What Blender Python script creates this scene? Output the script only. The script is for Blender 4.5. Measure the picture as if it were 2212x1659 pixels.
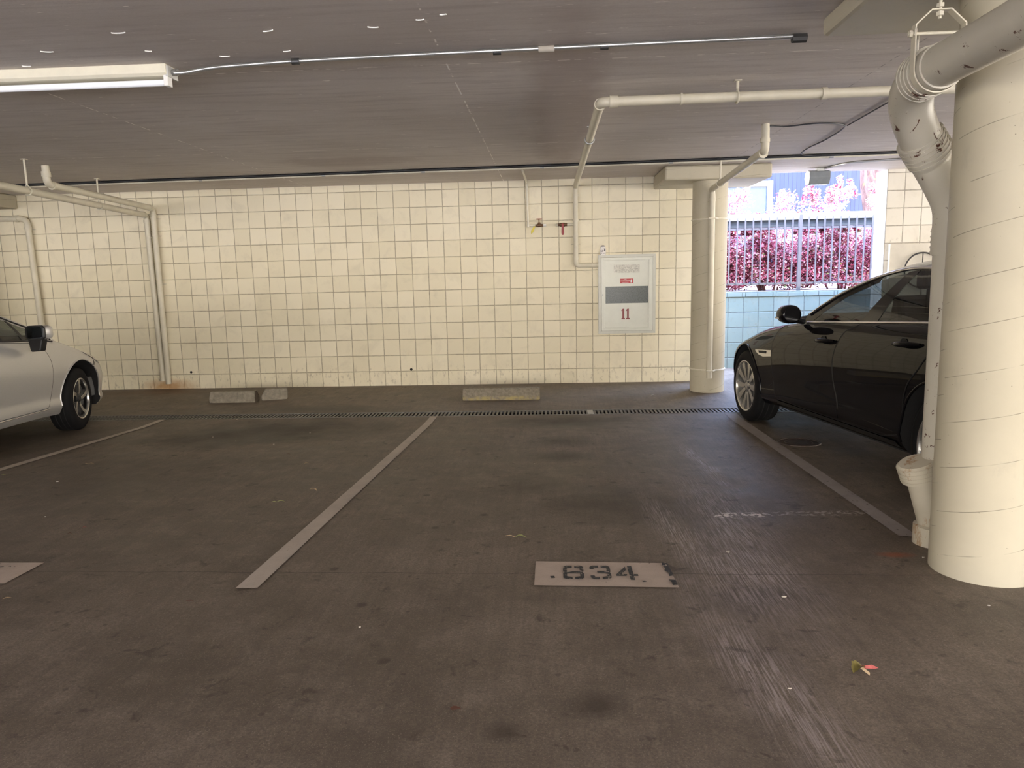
import bpy, bmesh, math, random
from mathutils import Vector, Matrix
import numpy as np
random.seed(7)
PI=math.pi
sc=bpy.context.scene
COL=sc.collection
for o in list(bpy.data.objects): bpy.data.objects.remove(o)

# ------------------------------------------------------------ camera
CAMLOC=(3.32648,-8.98769,1.36256)
RX=(0.9984531925,0.0508635205,-0.0224526707)      # camera right
RY=(-0.0145429408,-0.1508532601,-0.9884491878)    # image down
RZ=(-0.0536630716,0.9872467757,-0.1498802139)     # forward
cd=bpy.data.cameras.new('camera'); cam=bpy.data.objects.new('camera',cd); COL.objects.link(cam)
cd.sensor_fit='HORIZONTAL'; cd.sensor_width=36.0; cd.lens=1550.0/2212*36.0; cd.clip_start=0.05
M=Matrix(((RX[0],-RY[0],-RZ[0],CAMLOC[0]),(RX[1],-RY[1],-RZ[1],CAMLOC[1]),(RX[2],-RY[2],-RZ[2],CAMLOC[2]),(0,0,0,1)))
cam.matrix_world=M; sc.camera=cam
sc.cycles.max_bounces=8; sc.cycles.glossy_bounces=3; sc.cycles.transmission_bounces=3; sc.cycles.caustics_reflective=False; sc.cycles.caustics_refractive=False
# ------------------------------------------------------------ world, sun, exposure
sc.view_settings.view_transform='Standard'; sc.view_settings.look='None'; sc.view_settings.gamma=1
sc.view_settings.use_curve_mapping=False
sc.view_settings.exposure=1.98
wd=bpy.data.worlds.new('sky'); sc.world=wd; wd.use_nodes=True
nt=wd.node_tree; nt.nodes.clear()
tc=nt.nodes.new('ShaderNodeTexCoord'); sp=nt.nodes.new('ShaderNodeSeparateXYZ'); rp=nt.nodes.new('ShaderNodeValToRGB')
bg=nt.nodes.new('ShaderNodeBackground'); ow=nt.nodes.new('ShaderNodeOutputWorld')
nt.links.new(tc.outputs['Generated'],sp.inputs[0]); nt.links.new(sp.outputs['Z'],rp.inputs[0]); nt.links.new(rp.outputs[0],bg.inputs[0]); nt.links.new(bg.outputs[0],ow.inputs[0])
e=rp.color_ramp.elements; e[0].position=0.0; e[0].color=(1.0,0.90,0.76,1); e[1].position=0.55; e[1].color=(1.0,1.35,2.3,1)
k=e.new(0.14); k.color=(1.0,0.93,0.82,1)
bg.inputs[1].default_value=3.0
sd=bpy.data.lights.new('sun','SUN'); sd.energy=3.2; sd.angle=math.radians(0.6); sd.color=(1.0,0.94,0.86)
sun=bpy.data.objects.new('sun',sd); COL.objects.link(sun)
sun.rotation_euler=Vector((0.42,-0.52,0.74)).to_track_quat('Z','Y').to_euler()

# ------------------------------------------------------------ materials
MATS={}
class NT:
    def __init__(s,name):
        s.m=bpy.data.materials.new(name); s.m.use_nodes=True; s.t=s.m.node_tree; s.t.nodes.clear()
        s.out=s.t.nodes.new('ShaderNodeOutputMaterial'); s.b=s.t.nodes.new('ShaderNodeBsdfPrincipled'); s.t.links.new(s.b.outputs[0],s.out.inputs[0])
        s.tc=s.t.nodes.new('ShaderNodeTexCoord'); s.P=s.tc.outputs['Object']
        MATS[name]=s.m
    def L(s,a,b):
        if hasattr(a,'is_output') or hasattr(a,'links'): s.t.links.new(a,b)
        else: b.default_value=a
    def math(s,op,a,b=0.0,c=None,clamp=False):
        n=s.t.nodes.new('ShaderNodeMath'); n.operation=op; n.use_clamp=clamp
        s.L(a,n.inputs[0]); s.L(b,n.inputs[1])
        if c is not None: s.L(c,n.inputs[2])
        return n.outputs[0]
    def vec(s,op,a,b):
        n=s.t.nodes.new('ShaderNodeVectorMath'); n.operation=op; s.L(a,n.inputs[0])
        if op=='SCALE': n.inputs['Scale'].default_value=b
        else: s.L(b,n.inputs[1])
        return n.outputs['Value'] if op in('LENGTH','DOT_PRODUCT') else n.outputs[0]
    def noise(s,scale,detail=4,rough=0.6,vec=None,scl=None,dist=0.0):
        v=vec if vec is not None else s.P
        if scl: v=s.vec('MULTIPLY',v,scl)
        n=s.t.nodes.new('ShaderNodeTexNoise'); s.t.links.new(v,n.inputs['Vector'])
        n.inputs['Scale'].default_value=scale; n.inputs['Detail'].default_value=detail; n.inputs['Roughness'].default_value=rough; n.inputs['Distortion'].default_value=dist
        return n.outputs[0]
    def vor(s,scale,vec=None,scl=None):
        v=vec if vec is not None else s.P
        if scl: v=s.vec('MULTIPLY',v,scl)
        n=s.t.nodes.new('ShaderNodeTexVoronoi'); s.t.links.new(v,n.inputs['Vector']); n.inputs['Scale'].default_value=scale
        return n.outputs['Distance']
    def white(s,v):
        n=s.t.nodes.new('ShaderNodeTexWhiteNoise'); s.t.links.new(v,n.inputs['Vector']); return n.outputs['Value']
    def mr(s,v,a,b,c=0.0,d=1.0):
        n=s.t.nodes.new('ShaderNodeMapRange'); n.clamp=True; s.L(v,n.inputs[0])
        for i,x in enumerate((a,b,c,d)): n.inputs[1+i].default_value=x
        return n.outputs[0]
    def ramp(s,v,stops):
        n=s.t.nodes.new('ShaderNodeValToRGB'); s.t.links.new(v,n.inputs[0]); el=n.color_ramp.elements
        el[0].position=stops[0][0]; el[0].color=(*stops[0][1],1); el[1].position=stops[-1][0]; el[1].color=(*stops[-1][1],1)
        for p,c in stops[1:-1]: x=el.new(p); x.color=(*c,1)
        return n.outputs[0]
    def mix(s,f,a,b,mode='MIX'):
        n=s.t.nodes.new('ShaderNodeMix'); n.data_type='RGBA'; n.blend_type=mode; n.clamp_factor=True
        s.L(f,n.inputs[0])
        for v,i in((a,6),(b,7)):
            if isinstance(v,tuple): n.inputs[i].default_value=(*v,1) if len(v)==3 else v
            else: s.t.links.new(v,n.inputs[i])
        return n.outputs[2]
    def sep(s,v=None):
        n=s.t.nodes.new('ShaderNodeSeparateXYZ'); s.t.links.new(v if v is not None else s.P,n.inputs[0]); return n.outputs
    def comb(s,x,y,z):
        n=s.t.nodes.new('ShaderNodeCombineXYZ'); s.L(x,n.inputs[0]); s.L(y,n.inputs[1]); s.L(z,n.inputs[2]); return n.outputs[0]
    def bump(s,h,strength=0.3,dist=0.01):
        n=s.t.nodes.new('ShaderNodeBump'); n.inputs['Strength'].default_value=strength; n.inputs['Distance'].default_value=dist
        s.t.links.new(h,n.inputs['Height']); s.t.links.new(n.outputs[0],s.b.inputs['Normal'])
    def set(s,color=None,rough=None,metal=None,coat=None,spec=None):
        if color is not None:
            if isinstance(color,tuple): s.b.inputs['Base Color'].default_value=(*color,1)
            else: s.t.links.new(color,s.b.inputs['Base Color'])
        if rough is not None: s.L(rough,s.b.inputs['Roughness'])
        if metal is not None: s.b.inputs['Metallic'].default_value=metal
        if coat is not None: s.b.inputs['Coat Weight'].default_value=coat; s.b.inputs['Coat Roughness'].default_value=0.03
        if spec is not None: s.b.inputs['Specular IOR Level'].default_value=spec
        return s.m

def simple(name,c,rough=0.5,metal=0.0,var=0.12,scale=12,coat=None,bump=0.0,spec=None):
    n=NT(name); f=n.noise(scale,5,0.6)
    n.set(n.mix(n.mr(f,0.3,0.7),tuple(x*(1-var) for x in c),tuple(min(1,x*(1+var)) for x in c)),rough,metal,coat,spec)
    if bump: n.bump(n.noise(scale*8,4),bump,0.004)
    return n.m

def block_mat(name,cw,ch,tile,tile2,joint,jw=0.0075,stain=1.0,half=False):
    n=NT(name)
    w=n.noise(9,3); wv=n.vec('SCALE',n.comb(n.math('SUBTRACT',w,0.5),0.0,n.math('SUBTRACT',n.noise(8,3,vec=n.vec('ADD',n.P,(3.,7.,1.))),0.5)),0.006)
    x,y,z=n.sep(n.vec('ADD',n.P,wv))
    # on reveals (normal along x) use y as the running coordinate
    g=n.t.nodes.new('ShaderNodeNewGeometry'); nx=n.math('ABSOLUTE',n.sep(g.outputs['Normal'])[0]); isx=n.math('GREATER_THAN',nx,0.7)
    u=n.math('ADD',n.math('MULTIPLY',x,n.math('SUBTRACT',1.0,isx)),n.math('MULTIPLY',y,isx))
    fu=n.math('DIVIDE',u,cw); fz=n.math('DIVIDE',z,ch)
    du=n.math('MULTIPLY',n.math('ABSOLUTE',n.math('SUBTRACT',n.math('FRACT',n.math('ADD',fu,0.5)),0.5)),cw)
    dz=n.math('MULTIPLY',n.math('ABSOLUTE',n.math('SUBTRACT',n.math('FRACT',n.math('ADD',fz,0.5)),0.5)),ch)
    d=n.math('MINIMUM',du,dz)
    jm=n.mr(d,jw*0.35,jw,1.0,0.0)
    cell=n.comb(n.math('FLOOR',fu),n.math('FLOOR',fz),0.0); rnd=n.white(cell)
    base=n.mix(n.mr(rnd,0,1),tile,tile2)
    smudge=n.math('MULTIPLY',n.mr(n.noise(4.5,6,0.65,dist=0.6),0.52,0.72),0.22*stain)
    base=n.mix(smudge,base,(0.42,0.38,0.29))
    speck=n.mr(n.noise(60,3,0.7),0.70,0.78); base=n.mix(n.math('MULTIPLY',speck,0.45),base,(0.30,0.26,0.19))
    low=n.mr(n.sep()[2],0.0,0.10,1.0,0.0)
    grime=n.math('MULTIPLY',low,n.mr(n.noise(22,4,0.7,scl=(1,1,0.5)),0.55,0.75)); base=n.mix(n.math('MULTIPLY',grime,0.6*stain),base,(0.16,0.12,0.08))
    jc=n.mix(n.mr(n.noise(30,3),0.35,0.65),joint,tuple(q*0.55 for q in joint))
    col=n.mix(n.math('MULTIPLY',jm,0.78),base,jc)
    n.set(col,0.62,spec=0.35)
    h=n.math('ADD',n.math('MULTIPLY',n.mr(d,0,jw*1.4),1.0),n.math('MULTIPLY',n.noise(120,3),0.06)); n.bump(h,0.7,0.006)
    return n
bw=block_mat('painted_block',0.2032,0.2032,(0.765,0.70,0.53),(0.84,0.775,0.61),(0.44,0.38,0.26),jw=0.0062)
# rust under the two downpipes of the back wall
x,y,z=bw.sep()
rm=bw.vec('LENGTH',bw.vec('MULTIPLY',bw.vec('SUBTRACT',bw.comb(x,0.0,z),(-1.62,0.0,-0.15)),(3.0,0.0,11.0)),(0,0,0))
old=bw.b.inputs['Base Color'].links[0].from_socket
bw.set(bw.mix(bw.math('MULTIPLY',bw.mr(bw.math('ADD',rm,bw.math('MULTIPLY',bw.noise(14,4),0.8)),0.7,1.7,1.0,0.0),0.75),old,(0.42,0.20,0.05)))
block_mat('pier_block',0.205,0.205,(0.66,0.63,0.55),(0.72,0.69,0.62),(0.34,0.31,0.26))
block_mat('garden_block',0.207,0.211,(0.19,0.25,0.235),(0.215,0.275,0.26),(0.12,0.14,0.14),stain=0.6)

# column paint
def column_mat():
    n=NT('column_paint'); x,y,z=n.sep()
    th=n.math('ARCTAN2',y,x)
    zz=n.math('SUBTRACT',z,n.math('MULTIPLY',th,0.050))
    fr=n.math('ABSOLUTE',n.math('SUBTRACT',n.math('FRACT',n.math('DIVIDE',zz,0.192)),0.5))
    ln=n.mr(n.math('MULTIPLY',fr,0.192),0.0006,0.0018,1.0,0.0)
    ln=n.math('MULTIPLY',ln,n.mr(n.noise(5,3),0.42,0.56))
    base=n.mix(n.mr(n.noise(2.5,5,0.65),0.35,0.7),(0.52,0.475,0.365),(0.47,0.43,0.33))
    base=n.mix(n.math('MULTIPLY',n.mr(n.math('ADD',n.vor(26),n.math('MULTIPLY',n.noise(9,2),0.10)),0.075,0.095,1.0,0.0),0.8),base,(0.14,0.12,0.10))
    sm=n.math('MULTIPLY',n.mr(n.noise(7,6,0.7,scl=(1,1,0.5)),0.60,0.72),0.30); base=n.mix(sm,base,(0.36,0.33,0.27))
    col=n.mix(n.math('MULTIPLY',ln,0.8),base,(0.15,0.13,0.10))
    n.set(col,0.55,spec=0.35)
    n.bump(n.math('ADD',n.math('MULTIPLY',n.noise(90,3),0.2),n.math('MULTIPLY',ln,-0.8)),0.25,0.004)
column_mat()

def ceiling_mat():
    n=NT('ceiling_concrete'); x,y,z=n.sep()
    big=n.noise(0.55,5,0.6,scl=(1,1.6,1)); st=n.noise(3.2,7,0.72,scl=(0.35,5.0,1)); fine=n.noise(70,4,0.7)
    base=n.mix(n.mr(big,0.35,0.68),(0.335,0.305,0.285),(0.42,0.39,0.375))
    base=n.mix(n.math('MULTIPLY',n.mr(st,0.48,0.66),0.48),base,(0.23,0.195,0.19))
    base=n.mix(n.math('MULTIPLY',n.mr(fine,0.4,0.65),0.15),base,(0.50,0.47,0.45))
    def blob(cx,cy,rx,ry,k,c,base):
        v=n.vec('MULTIPLY',n.vec('SUBTRACT',n.comb(x,y,0.0),(cx,cy,0.0)),(1/rx,1/ry,0.0))
        d=n.math('ADD',n.vec('LENGTH',v,(0,0,0)),n.math('MULTIPLY',n.math('SUBTRACT',n.noise(3,4),0.5),0.9))
        return n.mix(n.math('MULTIPLY',n.mr(d,0.6,1.1,1.0,0.0),k),base,c)
    base=blob(3.45,-3.4,0.28,2.6,0.45,(0.20,0.155,0.14),base)
    base=blob(1.3,-1.8,0.75,0.32,0.4,(0.20,0.16,0.15),base)
    base=blob(2.2,-5.6,1.6,0.5,0.3,(0.27,0.24,0.22),base)
    # white flecks and scratches running along x
    fl=n.mr(n.noise(9,3,0.5,scl=(0.9,11,1)),0.715,0.74); fl2=n.mr(n.vor(2.2,scl=(1.0,5.0,1)),0.022,0.034,1.0,0.0)
    base=n.mix(n.math('MULTIPLY',n.math('MAXIMUM',fl,fl2),0.65),base,(0.78,0.75,0.70))
    # form joints
    def joint(v,c,w,k,base,col):
        d=n.math('ABSOLUTE',n.math('SUBTRACT',v,c)); m=n.math('MULTIPLY',n.mr(d,w*0.4,w,1.0,0.0),n.mr(n.noise(12,2),0.47,0.55))
        return n.mix(n.math('MULTIPLY',m,k),base,col)
    for c in (0.35,2.79,5.25): base=joint(n.math('ADD',x,n.math('MULTIPLY',y,0.0)),c,0.006,0.7,base,(0.75,0.72,0.68) if c<4 else (0.15,0.13,0.13))
    for c in (-4.9,-2.45): base=joint(y,c,0.006,0.6,base,(0.72,0.69,0.66))
    n.set(n.vec('SCALE',base,1.75),0.7,spec=0.3); n.bump(n.math('ADD',n.math('MULTIPLY',st,0.7),n.math('MULTIPLY',fine,0.3)),0.25,0.01)
ceiling_mat()

def floor_mat():
    n=NT('floor_concrete'); x,y,z=n.sep(); P2=n.comb(x,y,0.0)
    n1=n.noise(1.1,6,0.65); n2=n.noise(5.5,6,0.7); fine=n.noise(110,4,0.8)
    base=n.mix(n.mr(n1,0.35,0.68),(0.098,0.077,0.058),(0.185,0.150,0.116))
    base=n.mix(n.math('MULTIPLY',n.mr(n2,0.45,0.68),0.5),base,(0.235,0.192,0.152))
    base=n.mix(n.math('MULTIPLY',n.mr(n.noise(2.4,7,0.75,vec=n.vec('ADD',P2,(2.,9.,0.))),0.50,0.62),0.45),base,(0.070,0.055,0.043))
    base=n.mix(n.mr(fine,0.40,0.60,0.0,0.60),base,(0.065,0.052,0.042))
    base=n.mix(n.mr(n.noise(240,2,0.6),0.60,0.70,0.0,0.5),base,(0.30,0.26,0.21))
    br=n.noise(34,3,0.6,scl=(1.0,0.07,1)); base=n.mix(n.mr(br,0.40,0.66,0.0,0.28),base,(0.070,0.055,0.045))
    wob=n.math('MULTIPLY',n.math('SUBTRACT',n.noise(2.6,5,0.65),0.5),1.5)
    def blob(cx,cy,rx,ry,k,c,base,rot=0.0,soft=0.7,mod=None):
        v=n.vec('SUBTRACT',P2,(cx,cy,0.0)); vx,vy,_=n.sep(v); ca,sa=math.cos(rot),math.sin(rot)
        u=n.math('ADD',n.math('MULTIPLY',vx,ca/rx),n.math('MULTIPLY',vy,sa/rx)); w=n.math('ADD',n.math('MULTIPLY',vx,-sa/ry),n.math('MULTIPLY',vy,ca/ry))
        d=n.math('ADD',n.vec('LENGTH',n.comb(u,w,0.0),(0,0,0)),wob)
        m=n.math('MULTIPLY',n.mr(d,1-soft,1.15,1.0,0.0),k)
        if mod is not None: m=n.math('MULTIPLY',m,mod)
        return n.mix(m,base,c)
    dark=(0.030,0.023,0.018)
    base=blob(0.75,-2.45,1.15,0.62,0.9,dark,base)
    base=blob(0.3,-2.8,0.7,0.5,0.7,dark,base)
    base=blob(3.5,-2.2,0.62,0.36,0.9,dark,base)
    base=blob(0.9,-1.45,0.9,0.25,0.65,dark,base)
    base=blob(3.42,-3.1,0.28,0.26,0.50,dark,base)
    base=blob(3.38,-3.65,0.30,0.20,0.55,dark,base)
    base=blob(3.65,-4.9,0.50,0.35,0.55,dark,base)
    base=blob(3.15,-4.5,0.22,0.30,0.45,dark,base)
    base=blob(4.25,-5.0,0.7,0.4,0.30,dark,base)
    base=blob(3.46,-7.0,0.10,0.09,0.70,dark,base)
    base=blob(3.18,-7.14,0.07,0.06,0.60,dark,base)
    base=blob(4.15,-6.2,0.30,0.18,0.40,dark,base)
    base=blob(0.2,-4.2,1.1,0.7,0.30,dark,base)
    base=blob(-1.8,-2.7,1.6,1.2,0.35,dark,base)
    base=blob(4.90,-5.75,0.09,0.04,0.7,(0.23,0.06,0.02),base)
    base=blob(-1.6,-0.25,0.8,0.25,0.5,(0.10,0.05,0.025),base)
    # pale scuffs left by turning tyres
    scr=n.mr(n.noise(150,3,0.7,vec=n.vec('ADD',P2,(5.,0.,0.)),scl=(1.0,0.035,1)),0.44,0.62)
    for (cx,cy,rx,ry,r) in ((4.40,-3.9,0.07,0.9,0.05),(4.25,-5.2,0.22,1.0,0.0),(4.15,-6.0,0.28,0.6,0.10),(3.95,-5.4,0.10,0.8,0.12),(4.0,-6.9,0.14,0.8,0.18)):
        base=blob(cx,cy,rx,ry,0.55,(0.40,0.34,0.33),base,rot=r,soft=0.9,mod=scr)
    # worn remains of an old painted patch
    base=blob(4.33,-5.15,0.16,0.05,0.9,(0.60,0.54,0.48),base,soft=0.3,mod=n.mr(n.noise(38,3,0.6),0.50,0.56))
    base=blob(4.80,-5.12,0.35,0.05,0.4,(0.50,0.45,0.40),base,soft=0.3,mod=n.mr(n.noise(38,3,0.6),0.50,0.56))
    base=n.mix(n.math('MULTIPLY',n.mr(n.noise(7.5,4,0.7,vec=n.vec('ADD',P2,(1.,3.,0.)),dist=0.5),0.60,0.68),0.55),base,dark)
    # drip spots
    sp_=n.math('MULTIPLY',n.mr(n.math('ADD',n.vor(3.1),n.math('MULTIPLY',n.noise(20,3),0.08)),0.085,0.125,1.0,0.0),0.6); base=n.mix(sp_,base,dark)
    sp2=n.math('MULTIPLY',n.mr(n.vor(7.3,vec=n.vec('ADD',P2,(9.,4.,0.))),0.05,0.085,1.0,0.0),0.45); base=n.mix(sp2,base,dark)
    # construction joint across the bays
    jd=n.math('ABSOLUTE',n.math('ADD',n.math('ADD',y,n.math('MULTIPLY',x,0.012)),n.math('ADD',5.935,n.math('MULTIPLY',n.math('SUBTRACT',n.noise(6,4),0.5),0.03))))
    base=n.mix(n.math('MULTIPLY',n.mr(jd,0.001,0.004,1.0,0.0),0.65),base,(0.02,0.015,0.012))
    rg=n.mr(n1,0.3,0.7,0.42,0.62)
    n.set(n.vec('SCALE',base,1.32),rg,spec=0.22)
    n.bump(n.math('ADD',n.math('MULTIPLY',fine,0.35),n.math('ADD',n.math('MULTIPLY',br,0.55),n.math('MULTIPLY',n2,0.3))),0.35,0.006)
floor_mat()

def road_paint(name,c,wear):
    n=NT(name); base=n.mix(n.mr(n.noise(8,5),0.35,0.65),c,tuple(q*0.86 for q in c))
    w=n.mr(n.noise(26,6,0.72,scl=(1,0.6,1)),wear,wear+0.06)
    base=n.mix(w,base,(0.10,0.08,0.065)); base=n.mix(n.mr(n.noise(150,2),0.6,0.75,0,0.35),base,(0.2,0.16,0.13))
    n.set(base,0.6,spec=0.35); n.bump(n.noise(120,3),0.2,0.003)
road_paint('line_paint',(0.50,0.43,0.36),0.66)
road_paint('worn_line_paint',(0.34,0.30,0.285),0.62)
road_paint('number_patch_paint',(0.49,0.40,0.33),0.66)
n=NT('stencil_black'); w=n.mr(n.noise(45,6,0.75,scl=(1,1,1)),0.56,0.60); n.set(n.mix(w,(0.022,0.024,0.026),(0.44,0.37,0.31)),0.6)

simple('pipe_cream',(0.60,0.56,0.45),0.42,var=0.08,scale=6,bump=0.08)
simple('conduit_white',(0.74,0.70,0.58),0.4,var=0.08)
simple('conduit_steel',(0.52,0.52,0.50),0.32,metal=0.8)
simple('steel_dark',(0.10,0.10,0.10),0.45,metal=0.7)
simple('steel_grey',(0.38,0.38,0.37),0.4,metal=0.6)
simple('cable_black',(0.010,0.010,0.012),0.5)
simple('hose_rubber',(0.02,0.02,0.022),0.6)
n=NT('cast_iron_paint'); f=n.mr(n.noise(11,5,0.75,dist=0.8),0.615,0.630); f2=n.mr(n.noise(16,5,0.7,vec=n.vec('ADD',n.P,(4.,2.,8.))),0.66,0.68)
n.set(n.mix(f,n.mix(n.math('MULTIPLY',f2,0.7),n.mix(n.mr(n.noise(3,4),0.3,0.7),(0.50,0.47,0.40),(0.56,0.53,0.45)),(0.72,0.68,0.62)),(0.09,0.035,0.02)),0.45); n.bump(n.noise(40,4),0.15,0.004)
n=NT('rusty_pipe_paint'); f=n.mr(n.noise(12,6,0.75,scl=(1,1,0.35)),0.54,0.64); n.set(n.mix(f,(0.50,0.46,0.37),(0.30,0.15,0.05)),0.5)
simple('fixture_enamel',(0.78,0.74,0.60),0.35,var=0.05)
simple('fixture_cap',(0.55,0.55,0.53),0.4)
n=NT('tube_glass'); n.set((0.85,0.86,0.90),0.25); n.b.inputs['Emission Color'].default_value=(0.85,0.90,1.0,1); n.b.inputs['Emission Strength'].default_value=0.05
simple('stop_concrete',(0.25,0.22,0.175),0.85,var=0.3,scale=22,bump=0.4)
n=NT('stop_concrete_yellowed'); x,y,z=n.sep(); f=n.math('MULTIPLY',n.mr(z,0.03,0.055,1.0,0.0),n.mr(n.noise(14,4),0.4,0.6)); n.set(n.mix(f,n.mix(n.mr(n.noise(30,5,0.7),0.35,0.65),(0.17,0.145,0.11),(0.28,0.245,0.19)),(0.36,0.29,0.13)),0.85); n.bump(n.noise(90,4),0.4,0.004)
simple('stop_broken_core',(0.10,0.075,0.055),0.95,var=0.4,scale=60,bump=0.6)
simple('grate_iron',(0.10,0.095,0.09),0.42,metal=0.55,var=0.3,scale=20)
simple('channel_dark',(0.012,0.010,0.009),0.9)
simple('manhole_iron',(0.075,0.055,0.045),0.6,metal=0.4,var=0.4,scale=30,bump=0.5)
simple('cabinet_enamel',(0.66,0.67,0.60),0.30,var=0.03)
simple('cabinet_frame',(0.56,0.56,0.50),0.32,var=0.04)
simple('red_paint',(0.20,0.008,0.008),0.35,var=0.05)
simple('sign_red',(0.45,0.012,0.018),0.35,var=0.05)
simple('sign_white',(0.85,0.85,0.83),0.4,var=0.02)
simple('tape_residue',(0.60,0.59,0.54),0.6,var=0.35,scale=70)
n=NT('window_dark'); f=n.noise(260,2,0.8); n.set(n.mix(n.mr(f,0.38,0.62),(0.035,0.042,0.04),(0.13,0.15,0.14)),0.22,spec=0.35)
simple('brass_dark',(0.16,0.09,0.05),0.45,metal=0.7)
simple('handwheel_red',(0.26,0.05,0.025),0.5)
simple('lever_red',(0.26,0.008,0.012),0.4)
simple('tag_yellow',(0.62,0.52,0.06),0.5)
simple('jar_white',(0.78,0.75,0.73),0.4)
simple('jar_print',(0.06,0.05,0.06),0.5)
simple('wall_hole',(0.006,0.005,0.004),0.9)
simple('smooth_panel',(0.56,0.53,0.46),0.6,var=0.1,scale=5,bump=0.1)
simple('blue_siding_base',(0.10,0.17,0.38),0.6)
n=NT('blue_siding'); x,y,z=n.sep(); fr=n.math('FRACT',n.math('DIVIDE',x,0.083)); g=n.mr(n.math('ABSOLUTE',n.math('SUBTRACT',fr,0.5)),0.03,0.075,1.0,0.0)
rn=n.white(n.comb(n.math('FLOOR',n.math('ADD',n.math('DIVIDE',x,0.083),0.5)),0.0,0.0))
n.set(n.mix(n.math('MULTIPLY',g,0.8),n.mix(rn,(0.011,0.019,0.055),(0.017,0.028,0.072)),(0.005,0.008,0.03)),0.55); n.bump(n.math('SUBTRACT',1.0,g),0.6,0.01)
simple('white_trim',(0.20,0.20,0.21),0.5)
simple('house_glass',(0.05,0.08,0.13),0.1)
n=NT('bark'); f=n.noise(5,7,0.75,scl=(2.2,2.2,0.5)); f2=n.mr(n.noise(2.2,3),0.55,0.62)
n.set(n.mix(f2,n.mix(n.mr(f,0.38,0.62),(0.07,0.035,0.028),(0.26,0.15,0.12)),(0.34,0.17,0.06)),0.85); n.bump(f,0.9,0.04)
def leafmat(name,stops,scale=7):
    n=NT(name); f=n.noise(scale,3,0.6); g=n.t.nodes.new('ShaderNodeNewGeometry')
    v=n.math('ADD',n.math('MULTIPLY',f,0.75),n.math('MULTIPLY',g.outputs['Random Per Island'],0.32))
    c=n.ramp(v,stops); n.set(c,0.42)
    tr=n.t.nodes.new('ShaderNodeBsdfTranslucent'); n.t.links.new(c,tr.inputs[0]); mx=n.t.nodes.new('ShaderNodeMixShader'); mx.inputs[0].default_value=0.35
    n.t.links.new(n.b.outputs[0],mx.inputs[1]); n.t.links.new(tr.outputs[0],mx.inputs[2]); n.t.links.new(mx.outputs[0],n.out.inputs[0])
leafmat('crimson_leaves',[(0.30,(0.035,0.006,0.010)),(0.42,(0.13,0.012,0.022)),(0.52,(0.26,0.030,0.055)),(0.60,(0.42,0.12,0.17)),(0.68,(0.62,0.42,0.46)),(0.74,(0.20,0.18,0.03)),(0.8,(0.07,0.13,0.04))])
leafmat('pink_leaves',[(0.30,(0.20,0.02,0.05)),(0.42,(0.45,0.09,0.17)),(0.52,(0.75,0.45,0.50)),(0.62,(0.80,0.72,0.70)),(0.75,(0.75,0.74,0.52))])
simple('branch_bark',(0.10,0.035,0.028),0.8)
simple('soil_litter',(0.50,0.44,0.42),0.9,var=0.6,scale=30,bump=0.5)
simple('beam_white',(0.86,0.85,0.80),0.5,var=0.03)
simple('under_cap_shade',(0.020,0.024,0.028),0.6,var=0.4,scale=18)
simple('fence_paint',(0.085,0.08,0.09),0.45,var=0.08)
simple('bounce_ground_tan',(0.46,0.38,0.28),0.85)
simple('flood_grey',(0.20,0.22,0.24),0.4,var=0.1)
simple('flood_white',(0.78,0.80,0.76),0.4)
simple('leaf_green',(0.34,0.36,0.14),0.5,var=0.3,scale=40)
simple('leaf_olive',(0.16,0.13,0.035),0.5,var=0.4,scale=40)
simple('leaf_red',(0.42,0.10,0.09),0.5,var=0.3,scale=40)
simple('leaf_brown',(0.13,0.055,0.035),0.6,var=0.3,scale=40)
simple('leaf_tan',(0.45,0.33,0.20),0.6,var=0.3,scale=40)
simple('chip_white',(0.45,0.41,0.35),0.7)
# cars
def carpaint(name,c,metal,rough,coat):
    n=NT(name); n.set(c,rough,metal,coat); return n.m
carpaint('black_paint',(0.002,0.002,0.0035),0.0,0.5,0.62); MATS['black_paint'].node_tree.nodes['Principled BSDF'].inputs['Specular IOR Level'].default_value=0.02
n=NT('silver_paint'); n.set(n.mix(n.mr(n.noise(900,1),0.4,0.6),(0.50,0.49,0.48),(0.60,0.59,0.58)),0.36,0.5,0.6)
simple('tyre_rubber',(0.006,0.006,0.007),0.75,bump=0.1,spec=0.2)
simple('alloy_bright',(0.62,0.61,0.59),0.24,metal=0.9,var=0.04)
simple('alloy_black',(0.02,0.02,0.022),0.3,metal=0.5)
simple('chrome',(0.75,0.75,0.77),0.16,metal=1.0,var=0.02)
simple('black_plastic',(0.012,0.012,0.013),0.42)
simple('gloss_black',(0.008,0.008,0.009),0.08)
simple('arch_liner',(0.010,0.010,0.011),0.9)
simple('seat_fabric',(0.035,0.033,0.035),0.8)
simple('seam_dark',(0.006,0.006,0.006),0.6)
simple('brake_steel',(0.25,0.24,0.23),0.4,metal=0.8)
simple('underbody_grey',(0.14,0.14,0.14),0.6)
simple('lamp_lens',(0.55,0.50,0.42),0.08,var=0.1)
simple('mirror_glass',(0.55,0.62,0.70),0.03,metal=1.0,var=0.02)
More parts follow.
